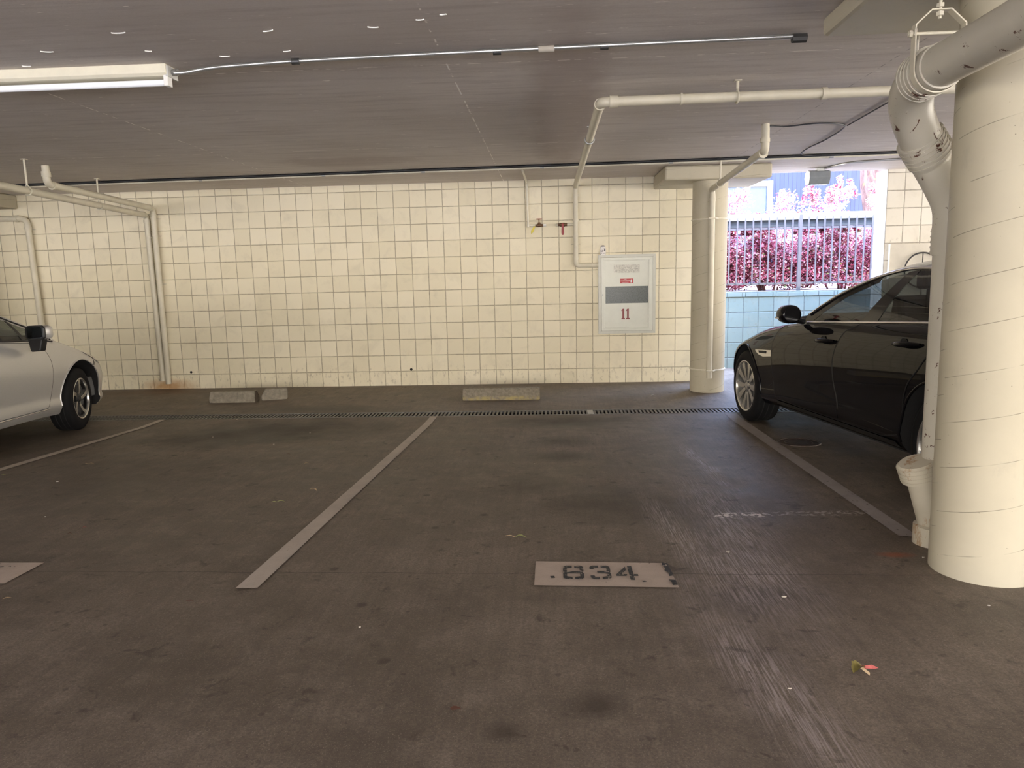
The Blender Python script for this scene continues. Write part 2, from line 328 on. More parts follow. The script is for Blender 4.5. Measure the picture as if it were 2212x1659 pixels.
def glass(name,tint,refl=1.45):
    m=bpy.data.materials.new(name); m.use_nodes=True; t=m.node_tree; t.nodes.clear(); MATS[name]=m
    o=t.nodes.new('ShaderNodeOutputMaterial'); mx=t.nodes.new('ShaderNodeMixShader'); fr=t.nodes.new('ShaderNodeFresnel'); fr.inputs[0].default_value=refl
    tr=t.nodes.new('ShaderNodeBsdfTransparent'); tr.inputs[0].default_value=(*tint,1); gl=t.nodes.new('ShaderNodeBsdfGlossy'); gl.inputs['Roughness'].default_value=0.01
    tcn=t.nodes.new('ShaderNodeTexCoord'); nn=t.nodes.new('ShaderNodeTexNoise'); nn.inputs['Scale'].default_value=1.5; t.links.new(tcn.outputs['Object'],nn.inputs['Vector'])
    bp=t.nodes.new('ShaderNodeBump'); bp.inputs['Strength'].default_value=0.02; t.links.new(nn.outputs[0],bp.inputs['Height']); t.links.new(bp.outputs[0],gl.inputs['Normal'])
    t.links.new(fr.outputs[0],mx.inputs[0]); t.links.new(tr.outputs[0],mx.inputs[1]); t.links.new(gl.outputs[0],mx.inputs[2]); t.links.new(mx.outputs[0],o.inputs[0])
glass('tinted_glass',(0.30,0.33,0.33),1.6)
glass('clear_glass',(0.55,0.60,0.58),1.5)

# ------------------------------------------------------------ helpers
def link(name,me,mat,parent=None,smooth=False,loc=None):
    o=bpy.data.objects.new(name,me); COL.objects.link(o)
    for m in (mat if isinstance(mat,(list,tuple)) else [mat]): me.materials.append(MATS[m])
    if parent is not None: o.parent=parent
    if loc: o.location=loc
    if smooth:
        for p in me.polygons: p.use_smooth=True
        if smooth!=True and smooth>0:
            me.set_sharp_from_angle(angle=math.radians(smooth))
    return o
def tag(o,label=None,cat=None,group=None,kind=None):
    if label: o['label']=label
    if cat: o['category']=cat
    if group: o['group']=group
    if kind: o['kind']=kind
    return o
def thing(name,label,cat,loc=(0,0,0),rz=0,group=None):
    o=bpy.data.objects.new(name,None); COL.objects.link(o); o.location=loc; o.rotation_euler=(0,0,rz); o.empty_display_size=0.1
    return tag(o,label,cat,group)
class B:
    """collects shapes into one mesh; origin = own local zero"""
    def __init__(s): s.v=[]; s.f=[]; s.mi=[]
    def add(s,vs,fs,mi=0):
        k=len(s.v); s.v+= [tuple(v) for v in vs]; s.f+=[tuple(i+k for i in f) for f in fs]; s.mi+=[mi]*len(fs); return s
    def box(s,x0,x1,y0,y1,z0,z1,mi=0):
        return s.add([(x0,y0,z0),(x1,y0,z0),(x1,y1,z0),(x0,y1,z0),(x0,y0,z1),(x1,y0,z1),(x1,y1,z1),(x0,y1,z1)],
          [(0,3,2,1),(4,5,6,7),(0,1,5,4),(1,2,6,5),(2,3,7,6),(3,0,4,7)],mi)
    def tube(s,pts,r,n=12,mi=0,cap=True):
        pts=[Vector(p) for p in pts]; rs=r if isinstance(r,(list,tuple)) else [r]*len(pts)
        t0=(pts[1]-pts[0]).normalized(); up=Vector((0,0,1)) if abs(t0.z)<0.9 else Vector((0,1,0)); a=t0.cross(up).normalized(); vs=[]
        for i,p in enumerate(pts):
            if i==0:t=pts[1]-pts[0]
            elif i==len(pts)-1:t=pts[-1]-pts[-2]
            else:t=(pts[i+1]-p).normalized()+(p-pts[i-1]).normalized()
            t.normalize(); a=(a-t*a.dot(t)).normalized(); b=t.cross(a)
            for k in range(n):
                q=2*PI*k/n; vs.append(p+(a*math.cos(q)+b*math.sin(q))*rs[i])
        fs=[]
        for i in range(len(pts)-1):
            for k in range(n):
                fs.append((i*n+k,i*n+(k+1)%n,(i+1)*n+(k+1)%n,(i+1)*n+k))
        if cap: fs.append(tuple(range(n-1,-1,-1))); fs.append(tuple((len(pts)-1)*n+k for k in range(n)))
        return s.add(vs,fs,mi)
    def lathe(s,prof,axis='z',n=32,c=(0,0,0),mi=0,closed=False):
        vs=[]
        for r,h in prof:
            for k in range(n):
                q=2*PI*k/n; a,b=r*math.cos(q),r*math.sin(q)
                p={'z':(a,b,h),'y':(a,h,b),'x':(h,a,b)}[axis]; vs.append((p[0]+c[0],p[1]+c[1],p[2]+c[2]))
        fs=[];m=len(prof)
        for i in range(m-1 if not closed else m):
            for k in range(n):
                j=(i+1)%m
                fs.append((i*n+k,i*n+(k+1)%n,j*n+(k+1)%n,j*n+k))
        return s.add(vs,fs,mi)
    def prism(s,poly,h0,h1,axis='z',mi=0):
        k=len(poly); M_={'z':lambda a,b,h:(a,b,h),'y':lambda a,b,h:(a,h,b),'x':lambda a,b,h:(h,a,b)}[axis]
        vs=[M_(a,b,h0) for a,b in poly]+[M_(a,b,h1) for a,b in poly]
        return s.add(vs,[tuple(range(k))[::-1],tuple(range(k,2*k))]+[(i,(i+1)%k,(i+1)%k+k,i+k) for i in range(k)],mi)
    def mesh(s,name,fix=True,bevel=0,bseg=2):
        me=bpy.data.meshes.new(name); me.from_pydata(s.v,[],s.f); me.polygons.foreach_set('material_index',s.mi); me.update()
        if fix or bevel:
            bm=bmesh.new(); bm.from_mesh(me)
            if fix: bmesh.ops.recalc_face_normals(bm,faces=bm.faces)
            if bevel: bmesh.ops.bevel(bm,geom=[e for e in bm.edges if len(e.link_faces)==2 and e.calc_face_angle(0)>0.5],offset=bevel,segments=bseg,affect='EDGES',profile=0.5)
            bm.to_mesh(me); bm.free()
        return me
    def obj(s,name,mat,parent=None,smooth=False,bevel=0,loc=None,fix=True):
        return link(name,s.mesh(name,fix,bevel),mat,parent,smooth,loc)
def rnd_path(pts,r=0.05,n=6):
    """round the corners of a polyline"""
    P=[Vector(p) for p in pts]; out=[P[0]]
    for i in range(1,len(P)-1):
        a,b,c=P[i-1],P[i],P[i+1]; rr=min(r,(a-b).length*0.45,(c-b).length*0.45)
        p0=b+(a-b).normalized()*rr; p1=b+(c-b).normalized()*rr
        for k in range(n+1):
            t=k/n; out.append(p0*(1-t)**2+b*2*t*(1-t)+p1*t*t)
    out.append(P[-1]); return out
def zf(y):
    """sloping slab: falls to the trench drain, rises toward the camera"""
    if y>-2.2: return 0.0227*y if y<0 else 0.0
    return -0.05+0.028*(-2.2-max(y,-9.0))
def ring_at(b,p,axis,r,w=0.03,n=16,rr=None):
    a=Vector(axis).normalized(); p=Vector(p); b.tube([p-a*w/2,p+a*w/2],r,n)

# ------------------------------------------------------------ structure
def floor():
    b=B(); xs=[-14,-8,-4,0,4,8,14]
    def strip(ys):
        for i in range(len(ys)-1):
            for j in range(len(xs)-1):
                x0,x1,y0,y1=xs[j],xs[j+1],ys[i],ys[i+1]
                b.add([(x0,y0,zf(y0)),(x1,y0,zf(y0)),(x1,y1,zf(y1)),(x0,y1,zf(y1))],[(0,1,2,3)])
    strip([-14.5,-12,-9,-7,-5,-3.5,-2.2,-1.86]); strip([-1.62,-1,-0.5,0,1.2])
    # sides and bottom of the drain channel cut through the slab
    for y0 in (-1.86,-1.62):
        b.add([(-14,y0,zf(y0)),(14,y0,zf(y0)),(14,y0,-0.2),(-14,y0,-0.2)],[(0,1,2,3)],1)
    b.add([(-14,-1.86,-0.2),(14,-1.86,-0.2),(14,-1.62,-0.2),(-14,-1.62,-0.2)],[(0,1,2,3)],1)
    o=b.obj('floor',['floor_concrete','channel_dark'],fix=False); tag(o,kind='structure')
floor()
tag(B().box(-14,14,-14.5,0.04,2.5,2.78).obj('ceiling','ceiling_concrete'),kind='structure')
H0=0.9*0.2032
tag(B().box(-12,5.24,0,0.30,-0.3-H0,2.50-H0).obj('wall_back','painted_block',loc=(0,0,H0)),kind='structure')
tag(B().box(0,4.6,0,0.30,-1.95,0.86).obj('wall_right','pier_block',loc=(7.35,0,1.64)),kind='structure')
tag(B().box(7.42,9.5,-0.012,-0.001,0.0,1.63).obj('trim_1','smooth_panel',bevel=0.003),kind='structure')
tag(B().box(-12.2,-12,-14.5,0.3,-0.3,2.5).obj('wall_left','painted_block'),kind='structure')

# unseen ground added behind the open side to bounce sunlight onto the ceiling
o=B().add([(-30,-40,0.15),(30,-40,0.15),(30,-14.5,0.15),(-30,-14.5,0.15)],[(0,1,2,3)]).obj('bounce_ground','bounce_ground_tan',fix=False)
tag(o,kind='structure'); o.name='floor'

# ------------------------------------------------------------ columns
def column(name,label,cx,cy,r,x0,x1,y0,y1,zb,lean=0.0,mesh=None):
    t=thing('concrete_column',label,'column',(cx,cy,0))
    b=B(); z0=zf(cy)-0.02; zs=[z0+(zb-z0)*i/12 for i in range(13)]
    b.lathe([(0.001,z0)]+[(r,z) for z in zs]+[(0.001,zb)],'z',64)
    o=b.obj('shaft','column_paint',t,smooth=40); o.rotation_euler=(0,lean,0); o.location=(-lean*zb*0.5,0,0)
    c=B().box(x0-cx,x1-cx,y0-cy,y1-cy,zb,2.499).obj('capital','column_paint',t,bevel=0.02)
    tag(c,'chamfered square concrete drop panel')
    return t
column('c','round cream concrete column at the end of the block wall',5.145,-0.61,0.193,4.60,5.75,-0.86,0.03,2.345)
column('c','wide round cream concrete column in the right foreground',5.17,-5.93,0.200,4.60,5.74,-6.50,-5.40,2.415,lean=-0.008)
column('c','concrete column left of the silver car, only its drop panel in view',-3.95,-0.61,0.193,-4.52,-3.37,-0.72,-0.001,2.33)

# ------------------------------------------------------------ drain grate
def grate():
    t=thing('drain_grate','long slotted iron trench drain grate across the parking bays','drain',(0,-1.74,zf(-1.62)-0.008))
    x0,x1=-4.6,7.9
    fr=B(); fr.box(x0,x1,-0.12,-0.100,-0.02,0.006); fr.box(x0,x1,0.100,0.12,-0.02,0.008); fr.obj('frame','grate_iron',t)
    b=B(); x=x0+0.01; i=0
    while x<x1-0.03:
        b.box(x,x+0.021,-0.100,0.100,-0.018,0.004); x+=0.0385; i+=1
    b.box(x0,x1,-0.008,0.008,-0.03,-0.019)
    tag(b.obj('slotted_bars','grate_iron',t))
    tag(B().box(3.70,3.76,-0.1,0.1,0.0,0.007).obj('joint_plate','steel_grey',t),'pale plate over a joint in the grate')
grate()

# ------------------------------------------------------------ wheel stops
def stop(name,label,x0,x1,y0,rz,mat,jag0=0,jag1=0,h=0.12,d=0.17,tilt=0.0):
    t=thing('wheel_stop',label,'wheel stop',((x0+x1)/2,y0,zf(y0)),rz); L=(x1-x0)/2
    prof=[(0,0),(0,0.055),(0.035,h),(d-0.035,h),(d,0.055),(d,0)]
    b=B(); n=9; vs=[]
    for i in range(n):
        u=i/(n-1)
        for (yy,zz) in prof:
            xx=-L+2*L*u
            if i==0: xx+=jag0*(0.5*zz/h+0.35*math.sin(yy*60+zz*90))
            if i==n-1: xx-=jag1*(0.5*zz/h+0.35*math.sin(yy*50+zz*70))
            vs.append((xx,yy,zz))
    k=len(prof); fs=[(i*k+j,i*k+(j+1)%k,(i+1)*k+(j+1)%k,(i+1)*k+j) for i in range(n-1) for j in range(k)]
    b.add(vs,fs); b.add([vs[j] for j in range(k)],[tuple(range(k))],1 if jag0 else 0); b.add([vs[(n-1)*k+j] for j in range(k)],[tuple(range(k))],1 if jag1 else 0)
    me=b.mesh('body'); bm=bmesh.new(); bm.from_mesh(me); bmesh.ops.remove_doubles(bm,verts=bm.verts,dist=0.0005); bmesh.ops.recalc_face_normals(bm,faces=bm.faces); bmesh.ops.bevel(bm,geom=[e for e in bm.edges if e.is_manifold and e.calc_face_angle(0)>0.3],offset=0.006,segments=2,affect='EDGES'); bm.to_mesh(me); bm.free()
    link('body',me,[mat,'stop_broken_core'],t); t.rotation_euler=(0,tilt,rz)
stop('s','left half of the cracked concrete wheel stop near the downpipes',-0.62,-0.08,-1.0,0.0,'stop_concrete',0,0.05,h=0.125)
stop('s','right half of the cracked concrete wheel stop, knocked askew',-0.045,0.24,-0.86,0.30,'stop_concrete',0.05,0,h=0.125)
stop('s','whole concrete wheel stop with yellowed base before the block wall',2.335,3.205,-1.06,-0.0,'stop_concrete_yellowed',h=0.13)

# ------------------------------------------------------------ floor markings
def strip_mark(name,label,cat,quad,mat,group=None,up=0.004):
    """flat painted quad following the sloping floor; corners a,b (near) c,d (far)"""
    (ax,ay),(bx,by),(cx,cy),(dx,dy)=quad; n=24; b=B(); vs=[]; fs=[]
    for i in range(n+1):
        u=i/n
        for (px,py,qx,qy) in ((ax,ay,dx,dy),(bx,by,cx,cy)):
            X=px+(qx-px)*u; Y=py+(qy-py)*u; vs.append((X,Y,zf(Y)+up))
    for i in range(n): fs.append((2*i,2*i+1,2*i+3,2*i+2))
    b.add(vs,fs); o=b.obj(name,mat,fix=False); tag(o,label,cat,group); return o
strip_mark('painted_line','bold painted bay line between the two empty bays','line',[(1.966,-6.144),(2.061,-6.144),(2.173,-1.875),(2.101,-1.875)],'line_paint')
strip_mark('painted_line','painted bay line beside the silver car','line',[(-0.99,-6.10),(-0.895,-6.10),(-0.671,-1.875),(-0.737,-1.875)],'line_paint')
strip_mark('painted_line','worn grey bay line along the black sedan','line',[(5.035,-5.50),(5.125,-5.52),(5.160,-1.885),(5.048,-1.880)],'worn_line_paint')
def patch(name,label,poly,holes=None):
    t=thing('number_patch',label,'floor marking',(0,0,0)); b=B(); cx=sum(p[0] for p in poly)/len(poly); cy=sum(p[1] for p in poly)/len(poly)
    b.add([(x,y,zf(y)+0.004) for x,y in poly],[tuple(range(len(poly)))]); b.obj('painted_ground','number_patch_paint',t,fix=False)
    return t
pt=patch('p','painted patch with stencilled bay number 834',[(3.245,-6.113),(3.848,-6.136),(3.840,-5.862),(3.246,-5.837)])
# stencilled digits: strokes in a 0..1 x 0..1.5 cell
def digits(parent,strokes,x0,y0,w,h,name,label=None,shear=0.0):
    b=B()
    for q in strokes:
        b.add([(x0+x*w+shear*y, y0+y*h, zf(y0+y*h)+0.0075) for x,y in q],[tuple(range(len(q)))])
    o=b.obj(name,'stencil_black',parent,fix=False)
    if label: tag(o,label)
S8=[[(0.02,0.58),(0.20,0.58),(0.20,0.80),(0.44,0.84),(0.44,1.0),(0.16,1.0),(0.02,0.90)],[(0.56,0.84),(0.80,0.80),(0.80,0.58),(0.98,0.58),(0.98,0.90),(0.84,1.0),(0.56,1.0)],
    [(0.06,0.44),(0.94,0.44),(0.98,0.58),(0.02,0.58)],
    [(0.02,0.44),(0.20,0.44),(0.20,0.20),(0.44,0.16),(0.44,0.0),(0.16,0.0),(0.02,0.10)],[(0.56,0.16),(0.80,0.20),(0.80,0.44),(0.98,0.44),(0.98,0.10),(0.84,0.0),(0.56,0.0)]]
S3=[[(0.02,0.74),(0.2,0.74),(0.24,0.84),(0.44,0.84),(0.44,1.0),(0.16,1.0),(0.02,0.90)],[(0.56,0.84),(0.80,0.80),(0.80,0.58),(0.98,0.58),(0.98,0.90),(0.84,1.0),(0.56,1.0)],
    [(0.36,0.44),(0.94,0.44),(0.98,0.58),(0.36,0.58)],[(0.02,0.26),(0.2,0.26),(0.24,0.16),(0.44,0.16),(0.44,0.0),(0.16,0.0),(0.02,0.10)],[(0.56,0.16),(0.80,0.20),(0.80,0.44),(0.98,0.44),(0.98,0.10),(0.84,0.0),(0.56,0.0)]]
S4=[[(0.0,0.34),(0.5,0.92),(0.5,0.66),(0.26,0.36),(0.5,0.36),(0.5,0.22),(0.0,0.22)],[(0.60,0.98),(0.80,0.98),(0.80,0.36),(1.0,0.36),(1.0,0.22),(0.80,0.22),(0.80,-0.06),(0.60,-0.06)]]
for i,(S,nm) in enumerate(((S8,'digit_eight'),(S3,'digit_three'),(S4,'digit_four'))):
    digits(pt,S,(3.368,3.486,3.600)[i],-6.055+0.0,(0.094,0.094,0.094)[i],0.155,nm)
for q_ in ([[(3.818,-5.864),(3.841,-5.868),(3.842,-5.93),(3.848,-6.015),(3.826,-6.022),(3.829,-5.985),(3.816,-5.955),(3.824,-5.93),(3.812,-5.90)],[(3.817,-6.058),(3.845,-6.063),(3.846,-6.117),(3.824,-6.120),(3.826,-6.09)],
 [(3.700,-6.072),(3.716,-6.070),(3.722,-6.082),(3.708,-6.086)],[(3.312,-6.02),(3.330,-6.018),(3.335,-6.04),(3.318,-6.045)]]): digits(pt,[q_],0,0,1,1,'worn_black_paint')
pt2=patch('p','painted number patch cut by the left edge of the view',[(0.30,-6.096),(0.897,-6.096),(0.900,-5.847),(0.30,-5.840)])
digits(pt2,[[(0,0.42),(0.55,0.42),(0.72,0.62),(0.95,0.98),(0.80,0.98),(0.55,0.66),(0,0.66)],[(1.15,0.55),(1.30,0.60),(1.32,0.52),(1.18,0.47)],[(1.5,0.55),(1.62,0.6),(1.66,0.52)],[(1.75,0.57),(1.86,0.55),(1.8,0.5)]],0.60,-5.955,0.11,0.09,'digit_stroke')

# ------------------------------------------------------------ manhole cover
t=thing('manhole_cover','round rusty iron cover set in the floor beside the black sedan','manhole cover',(5.312,-3.25,zf(-3.25)))
b=B(); b.lathe([(0.001,0.006),(0.143,0.006),(0.147,0.003),(0.147,-0.02)],'z',40)
b.lathe([(0.10,0.006),(0.103,0.008),(0.108,0.008),(0.111,0.006)],'z',40)
b.obj('cover','manhole_iron',t,smooth=30); t.rotation_euler=(0.0265*-1,0,0)
B().lathe([(0.150,0.004),(0.153,0.009),(0.163,0.009),(0.166,0.002)],'z',40).obj('frame_ring','manhole_iron',t,smooth=30)

# ------------------------------------------------------------ pipes
def pipe(label,cat,name,pts,r,mat,bend=0.07,coll=None,straps=None,sm=True,colr=1.22,group=None):
    t=thing(name,label,cat,pts[0],group=group); o0=Vector(pts[0])
    loc=[Vector(p)-o0 for p in pts]
    B().tube(rnd_path(loc,bend,8),r,18).obj('pipe_run',mat,t,smooth=60)
    for (p,a,w) in (coll or []):
        ring=B(); ring_at(ring,Vector(p)-o0,a,r*colr,w); ring.obj('collar',mat,t,smooth=40,bevel=0)
    for (p,a,wall) in (straps or []):      # clamp with two ears back to the wall
        b=B(); a=Vector(a); p=Vector(p)-o0
        ring_at(b,p,a,r*1.12,0.016); side=a.cross(Vector((0,1,0))).normalized(); q=p+Vector((0,wall,0))
        q=q+V((0,-0.006,0)); b.tube([q-side*(r+0.028),q+side*(r+0.028)],0.005,8); b.obj('strap',mat,t,smooth=40)
    return t,o0
V=Vector
# long fire line: along the ceiling, back to the wall, down to the cabinet
zA=2.405; r=0.030
t,o0=pipe('long cream pipe turning from the ceiling down to the fire cabinet','pipe','fire_pipe',
  [(5.9,-4.36,zA),(3.66,-4.33,zA),(3.66,-0.055,zA),(3.658,-0.055,1.462),(3.93,-0.055,1.462)],r,'pipe_cream',0.055,
  coll=[((3.74,-4.33,zA),(1,0,0),0.05),((3.66,-4.25,zA),(0,1,0),0.05),((3.66,-0.055,2.30),(0,0,1),0.03),((3.66,-0.055,2.0),(0,0,1),0.02),((3.658,-0.055,1.55),(0,0,1),0.03),((4.15,-4.337,zA),(1,0,0),0.012),((5.0,-4.35,zA),(1,0,0),0.03)],
  straps=[((3.658,-0.055,1.72),(0,0,1),0.045)])
def clevis(t,o0,p,r,axis,zc=2.5,mat='pipe_cream'):
    b=B(); p=V(p)-o0; a=V(axis).normalized(); s=a.cross(V((0,0,1))); pts=[]
    for k in range(13):
        q=-PI/2-PI*0.55+PI*1.1*k/12; pts.append(p+s*math.cos(q)*(r+0.006)+V((0,0,1))*math.sin(q)*(r+0.006))
    b.tube(pts,0.006,6); b.tube([pts[0],p+V((0,0,r+0.02))],0.006,6); b.tube([pts[-1],p+V((0,0,r+0.02))],0.006,6)
    b.tube([p+V((0,0,r+0.015)),V((p.x,p.y,zc-o0.z))],0.009,8); b.box(p.x-0.02,p.x+0.02,p.y-0.02,p.y+0.02,zc-o0.z-0.006,zc-o0.z)
    tag(b.obj('pipe_hanger',mat,t,smooth=40),'painted ceiling strap holding the pipe')
clevis(t,o0,(4.487,-4.345,zA),r,(1,0,0)); clevis(t,o0,(3.66,-3.1,zA),r,(0,1,0),mat='steel_grey')
b=B(); ring_at(b,V((3.66,-3.05,zA))-o0,(0,1,0),r*1.12,0.012); tag(b.obj('black_band','cable_black',t,smooth=40),'black tie round the pipe')
# branch to red-lever valve
b=B().tube([V((3.66,-0.055,1.955))-o0,V((3.42,-0.055,1.955))-o0],0.016,12); b.obj('branch_stub','pipe_cream',t,smooth=60)
v=thing('ball_valve','small brass ball valve with red lever on the block wall','valve',(3.50,-0.055,1.955))
b=B().tube([(-0.055,0,0),(-0.03,0,0),(-0.028,0,0),(0.028,0,0),(0.03,0,0),(0.055,0,0)],[0.017,0.017,0.024,0.024,0.019,0.019],12); b.tube([(0,0,0),(0,-0.05,0)],0.009,8); b.obj('valve_body','brass_dark',v,smooth=40)
B().prism([(-0.012,0.01),(0.012,0.01),(0.016,-0.10),(0.010,-0.125),(-0.010,-0.125),(-0.016,-0.10)],-0.052,-0.044,'y').obj('lever','lever_red',v,bevel=0.002)
B().tube([(-0.085,0,0),(-0.055,0,0)],0.014,10).obj('end_cap','conduit_white',v,smooth=40)
# thin drop to gate valve
t,o0=pipe('thin cream water pipe dropping to the gate valve on the wall','pipe','water_pipe',[(3.055,-0.92,2.485),(3.072,-0.035,2.47),(3.082,-0.035,1.955),(3.19,-0.035,1.955)],0.013,'conduit_white',0.03,coll=[((3.082,-0.035,1.955),(0,0,1),0.04),((3.15,-0.035,1.955),(1,0,0),0.03)])
v=thing('gate_valve','brass gate valve with round handwheel and yellow tag','valve',(3.215,-0.045,1.955))
b=B().tube([(-0.045,0,0),(-0.02,0,0),(-0.018,0,0),(0.018,0,0),(0.02,0,0),(0.05,0,0)],[0.014,0.014,0.022,0.022,0.016,0.016],12); b.tube([(0,0,0),(0,0,0.035),(0,0,0.036),(0,0,0.07)],[0.018,0.015,0.006,0.006],10); b.obj('valve_body','brass_dark',v,smooth=40)
b=B().tube([(0.032*math.cos(a),0.032*math.sin(a),0.075) for a in [2*PI*k/16 for k in range(17)]],0.005,6); b.tube([(-0.032,0,0.075),(0.032,0,0.075)],0.004,6); b.tube([(0,-0.032,0.075),(0,0.032,0.075)],0.004,6); b.obj('handwheel','handwheel_red',v,smooth=40)
B().tube([(0.05,0,0),(0.085,0,0)],0.015,10).obj('end_plug','sign_white',v,smooth=40)
B().prism([(-0.062,-0.01),(-0.045,-0.012),(-0.075,-0.085),(-0.10,-0.10),(-0.098,-0.06)],-0.018,-0.016,'y').obj('tag','tag_yellow',v)
# right downpipe on the far column
t,o0=pipe('cream drainpipe from the ceiling, sloping to the far column and down it','pipe','drainpipe',
  [(5.055,-2.97,2.50),(5.06,-2.97,2.30),(5.105,-0.87,2.235),(5.12,-0.845,2.18),(5.12,-0.838,0.16)],0.031,'pipe_cream',0.05,
  coll=[((5.055,-2.97,2.375),(0,0,1),0.03),((5.062,-2.90,2.285),(0,1,-0.03),0.03),((5.12,-0.838,2.13),(0,0,1),0.035)])
clevis(t,o0,(5.095,-1.30,2.246),0.031,(0,1,0))
for z in (1.93,0.245):       # bands round the column and pipe
    b=B(); cx,cy=5.145,-0.61
    ring=[V((cx+0.196*math.cos(a),cy+0.196*math.sin(a),z))-o0 for a in [(-PI/2+0.25)+ (2*PI-0.5)*k/30 for k in range(31)]]
    b.tube(ring,0.009,6); b.tube([ring[0],V((5.155,-0.872,z))-o0,V((5.085,-0.872,z))-o0,ring[-1]],0.009,6)
    b.obj('strap','conduit_white',t,smooth=40)
# left downpipes
t,o0=pipe('cream drainpipe hanging from the ceiling, outer one down the left wall','pipe','drainpipe',
  [(-1.48,-2.11,2.50),(-1.48,-2.11,2.33),(-1.592,-0.06,2.285),(-1.598,-0.06,0.075)],0.034,'pipe_cream',0.06,
  coll=[((-1.48,-2.11,2.42),(0,0,1),0.05),((-1.592,-0.06,2.20),(0,0,1),0.02),((-1.485,-2.03,2.325),(0,1,0),0.03),((-1.59,-0.14,2.286),(0,1,0),0.03)],
  straps=[((-1.595,-0.06,2.16),(0,0,1),0.055),((-1.596,-0.06,1.95),(0,0,1),0.055),((-1.596,-0.06,1.35),(0,0,1),0.055)])
t,o0=pipe('cream drainpipe coming from the upper left, inner one down the left wall','pipe','drainpipe',
  [(-1.62,-6.3,2.26),(-1.36,-2.95,2.225),(-1.682,-0.062,2.205),(-1.668,-0.062,0.115)],0.034,'pipe_cream',0.055,
  coll=[((-1.676,-0.14,2.205),(0,1,0),0.03),((-1.680,-0.062,2.13),(0,0,1),0.03),((-1.668,-0.062,0.13),(0,0,1),0.03)],
  straps=[((-1.672,-0.062,1.93),(0,0,1),0.055)])
clevis(t,o0,(-1.555,-1.2,2.213),0.034,(0,1,0)); clevis(t,o0,(-1.40,-2.5,2.222),0.034,(0,1,0))
t,o0=pipe('cream pipe running down the wall behind the silver car','pipe','drainpipe',
  [(-5.2,-0.055,2.235),(-3.235,-0.055,2.205),(-3.195,-0.055,0.05)],0.036,'pipe_cream',0.09,
  coll=[((-3.36,-0.055,2.207),(1,0,0),0.03),((-3.232,-0.055,2.09),(0,0,1),0.03)],straps=[((-3.232,-0.055,2.07),(0,0,1),0.05)])

# big cast-iron drain by the near column
t=thing('cast_iron_drainpipe','thick cream cast-iron pipe crossing in front of the near column','pipe',(4.80,-6.03,2.10)); o0=V((4.80,-6.03,2.10))
R=0.078
B().tube([V((4.80,-9.6,2.13))-o0,V((4.80,-6.03,2.10))-o0],R,32).obj('horizontal_run','cast_iron_paint',t,smooth=60)
el=[V(p)-o0 for p in [(4.80,-6.09,2.10),(4.802,-5.96,2.095),(4.82,-5.83,2.065),(4.875,-5.72,2.00),(4.96,-5.64,1.905),(5.03,-5.595,1.82)]]
def cr(P,n=6):
    out=[]
    Q=[P[0]*2-P[1]]+P+[P[-1]*2-P[-2]]
    for i in range(1,len(Q)-2):
        for k in range(n):
            t_=k/n; out.append(0.5*((2*Q[i])+(Q[i+1]-Q[i-1])*t_+(2*Q[i-1]-5*Q[i]+4*Q[i+1]-Q[i+2])*t_**2+(3*Q[i]-Q[i-1]-3*Q[i+1]+Q[i+2])*t_**3))
    out.append(P[-1]); return out
elp=cr(el); B().tube(elp,[R*1.08]*len(elp),28).obj('elbow','cast_iron_paint',t,smooth=60)
el2=cr([V(p)-o0 for p in [(5.03,-5.595,1.82),(5.10,-5.58,1.72),(5.145,-5.58,1.62),(5.15,-5.585,1.50)]]); B().tube(el2,[R*1.06]*len(el2),28).obj('lower_elbow','cast_iron_paint',t,smooth=60)
B().tube([V((5.15,-5.585,1.55))-o0,V((5.155,-5.60,0.045))-o0],R*0.98,28).obj('vertical_stack','cast_iron_paint',t,smooth=60)
def coupling(p,a,r,w,n=5,name='coupling'):
    b=B(); a=V(a).normalized(); p=V(p)-o0; b.tube([p-a*w/2,p+a*w/2],r,32)
    for k in range(n):
        c=p+a*(-w/2+w*(k+0.5)/n); b.tube([c-a*0.004,c+a*0.004],r*1.035,32)
    u=a.orthogonal().normalized(); u=(V((1,-0.3,0.3))-a*a.dot(V((1,-0.3,0.3)))).normalized()
    for k in range(n):
        c=p+a*(-w/2+w*(k+0.5)/n)+u*r*1.04; s=a.cross(u); b.tube([c-s*0.018,c+s*0.018],0.007,8)
    tag(b.obj(name,'cast_iron_paint',t,smooth=40),'ribbed band coupling with clamp screws')
coupling((4.80,-5.97,2.098),(0,1,-0.03),R*1.17,0.11,4)
coupling((4.985,-5.62,1.875),(0.66,0.30,-0.72),R*1.18,0.12,6)
coupling((5.15,-5.586,1.47),(0,0,1),R*1.10,0.12,5)
# clevis hanger
b=B(); yc=-6.05; pts=[]
for k in range(21):
    q=-PI*0.5-PI*0.5+PI*k/20; pts.append(V((4.80+math.cos(q)*(R+0.012),yc,2.10+math.sin(q)*(R+0.012)))-o0)
pts=[V((4.80-R-0.012,yc,2.24))-o0]+pts+[V((4.80+R+0.012,yc,2.24))-o0]
def strapmesh(b,pts,w,th):
    vs=[];n_=len(pts)
    for i in range(n_):
        a=pts[max(0,i-1)];c=pts[min(n_-1,i+1)]; d=(c-a).normalized(); nrm=d.cross(V((0,1,0))).normalized()*th/2; y=V((0,w/2,0)); p=pts[i]
        vs+=[p-y-nrm,p+y-nrm,p+y+nrm,p-y+nrm]
    fs=[(4*i+k_,4*i+(k_+1)%4,4*i+4+(k_+1)%4,4*i+4+k_) for i in range(n_-1) for k_ in range(4)]+[(0,3,2,1),(4*n_-4,4*n_-3,4*n_-2,4*n_-1)]
    b.add(vs,fs)
strapmesh(b,pts,0.032,0.005)
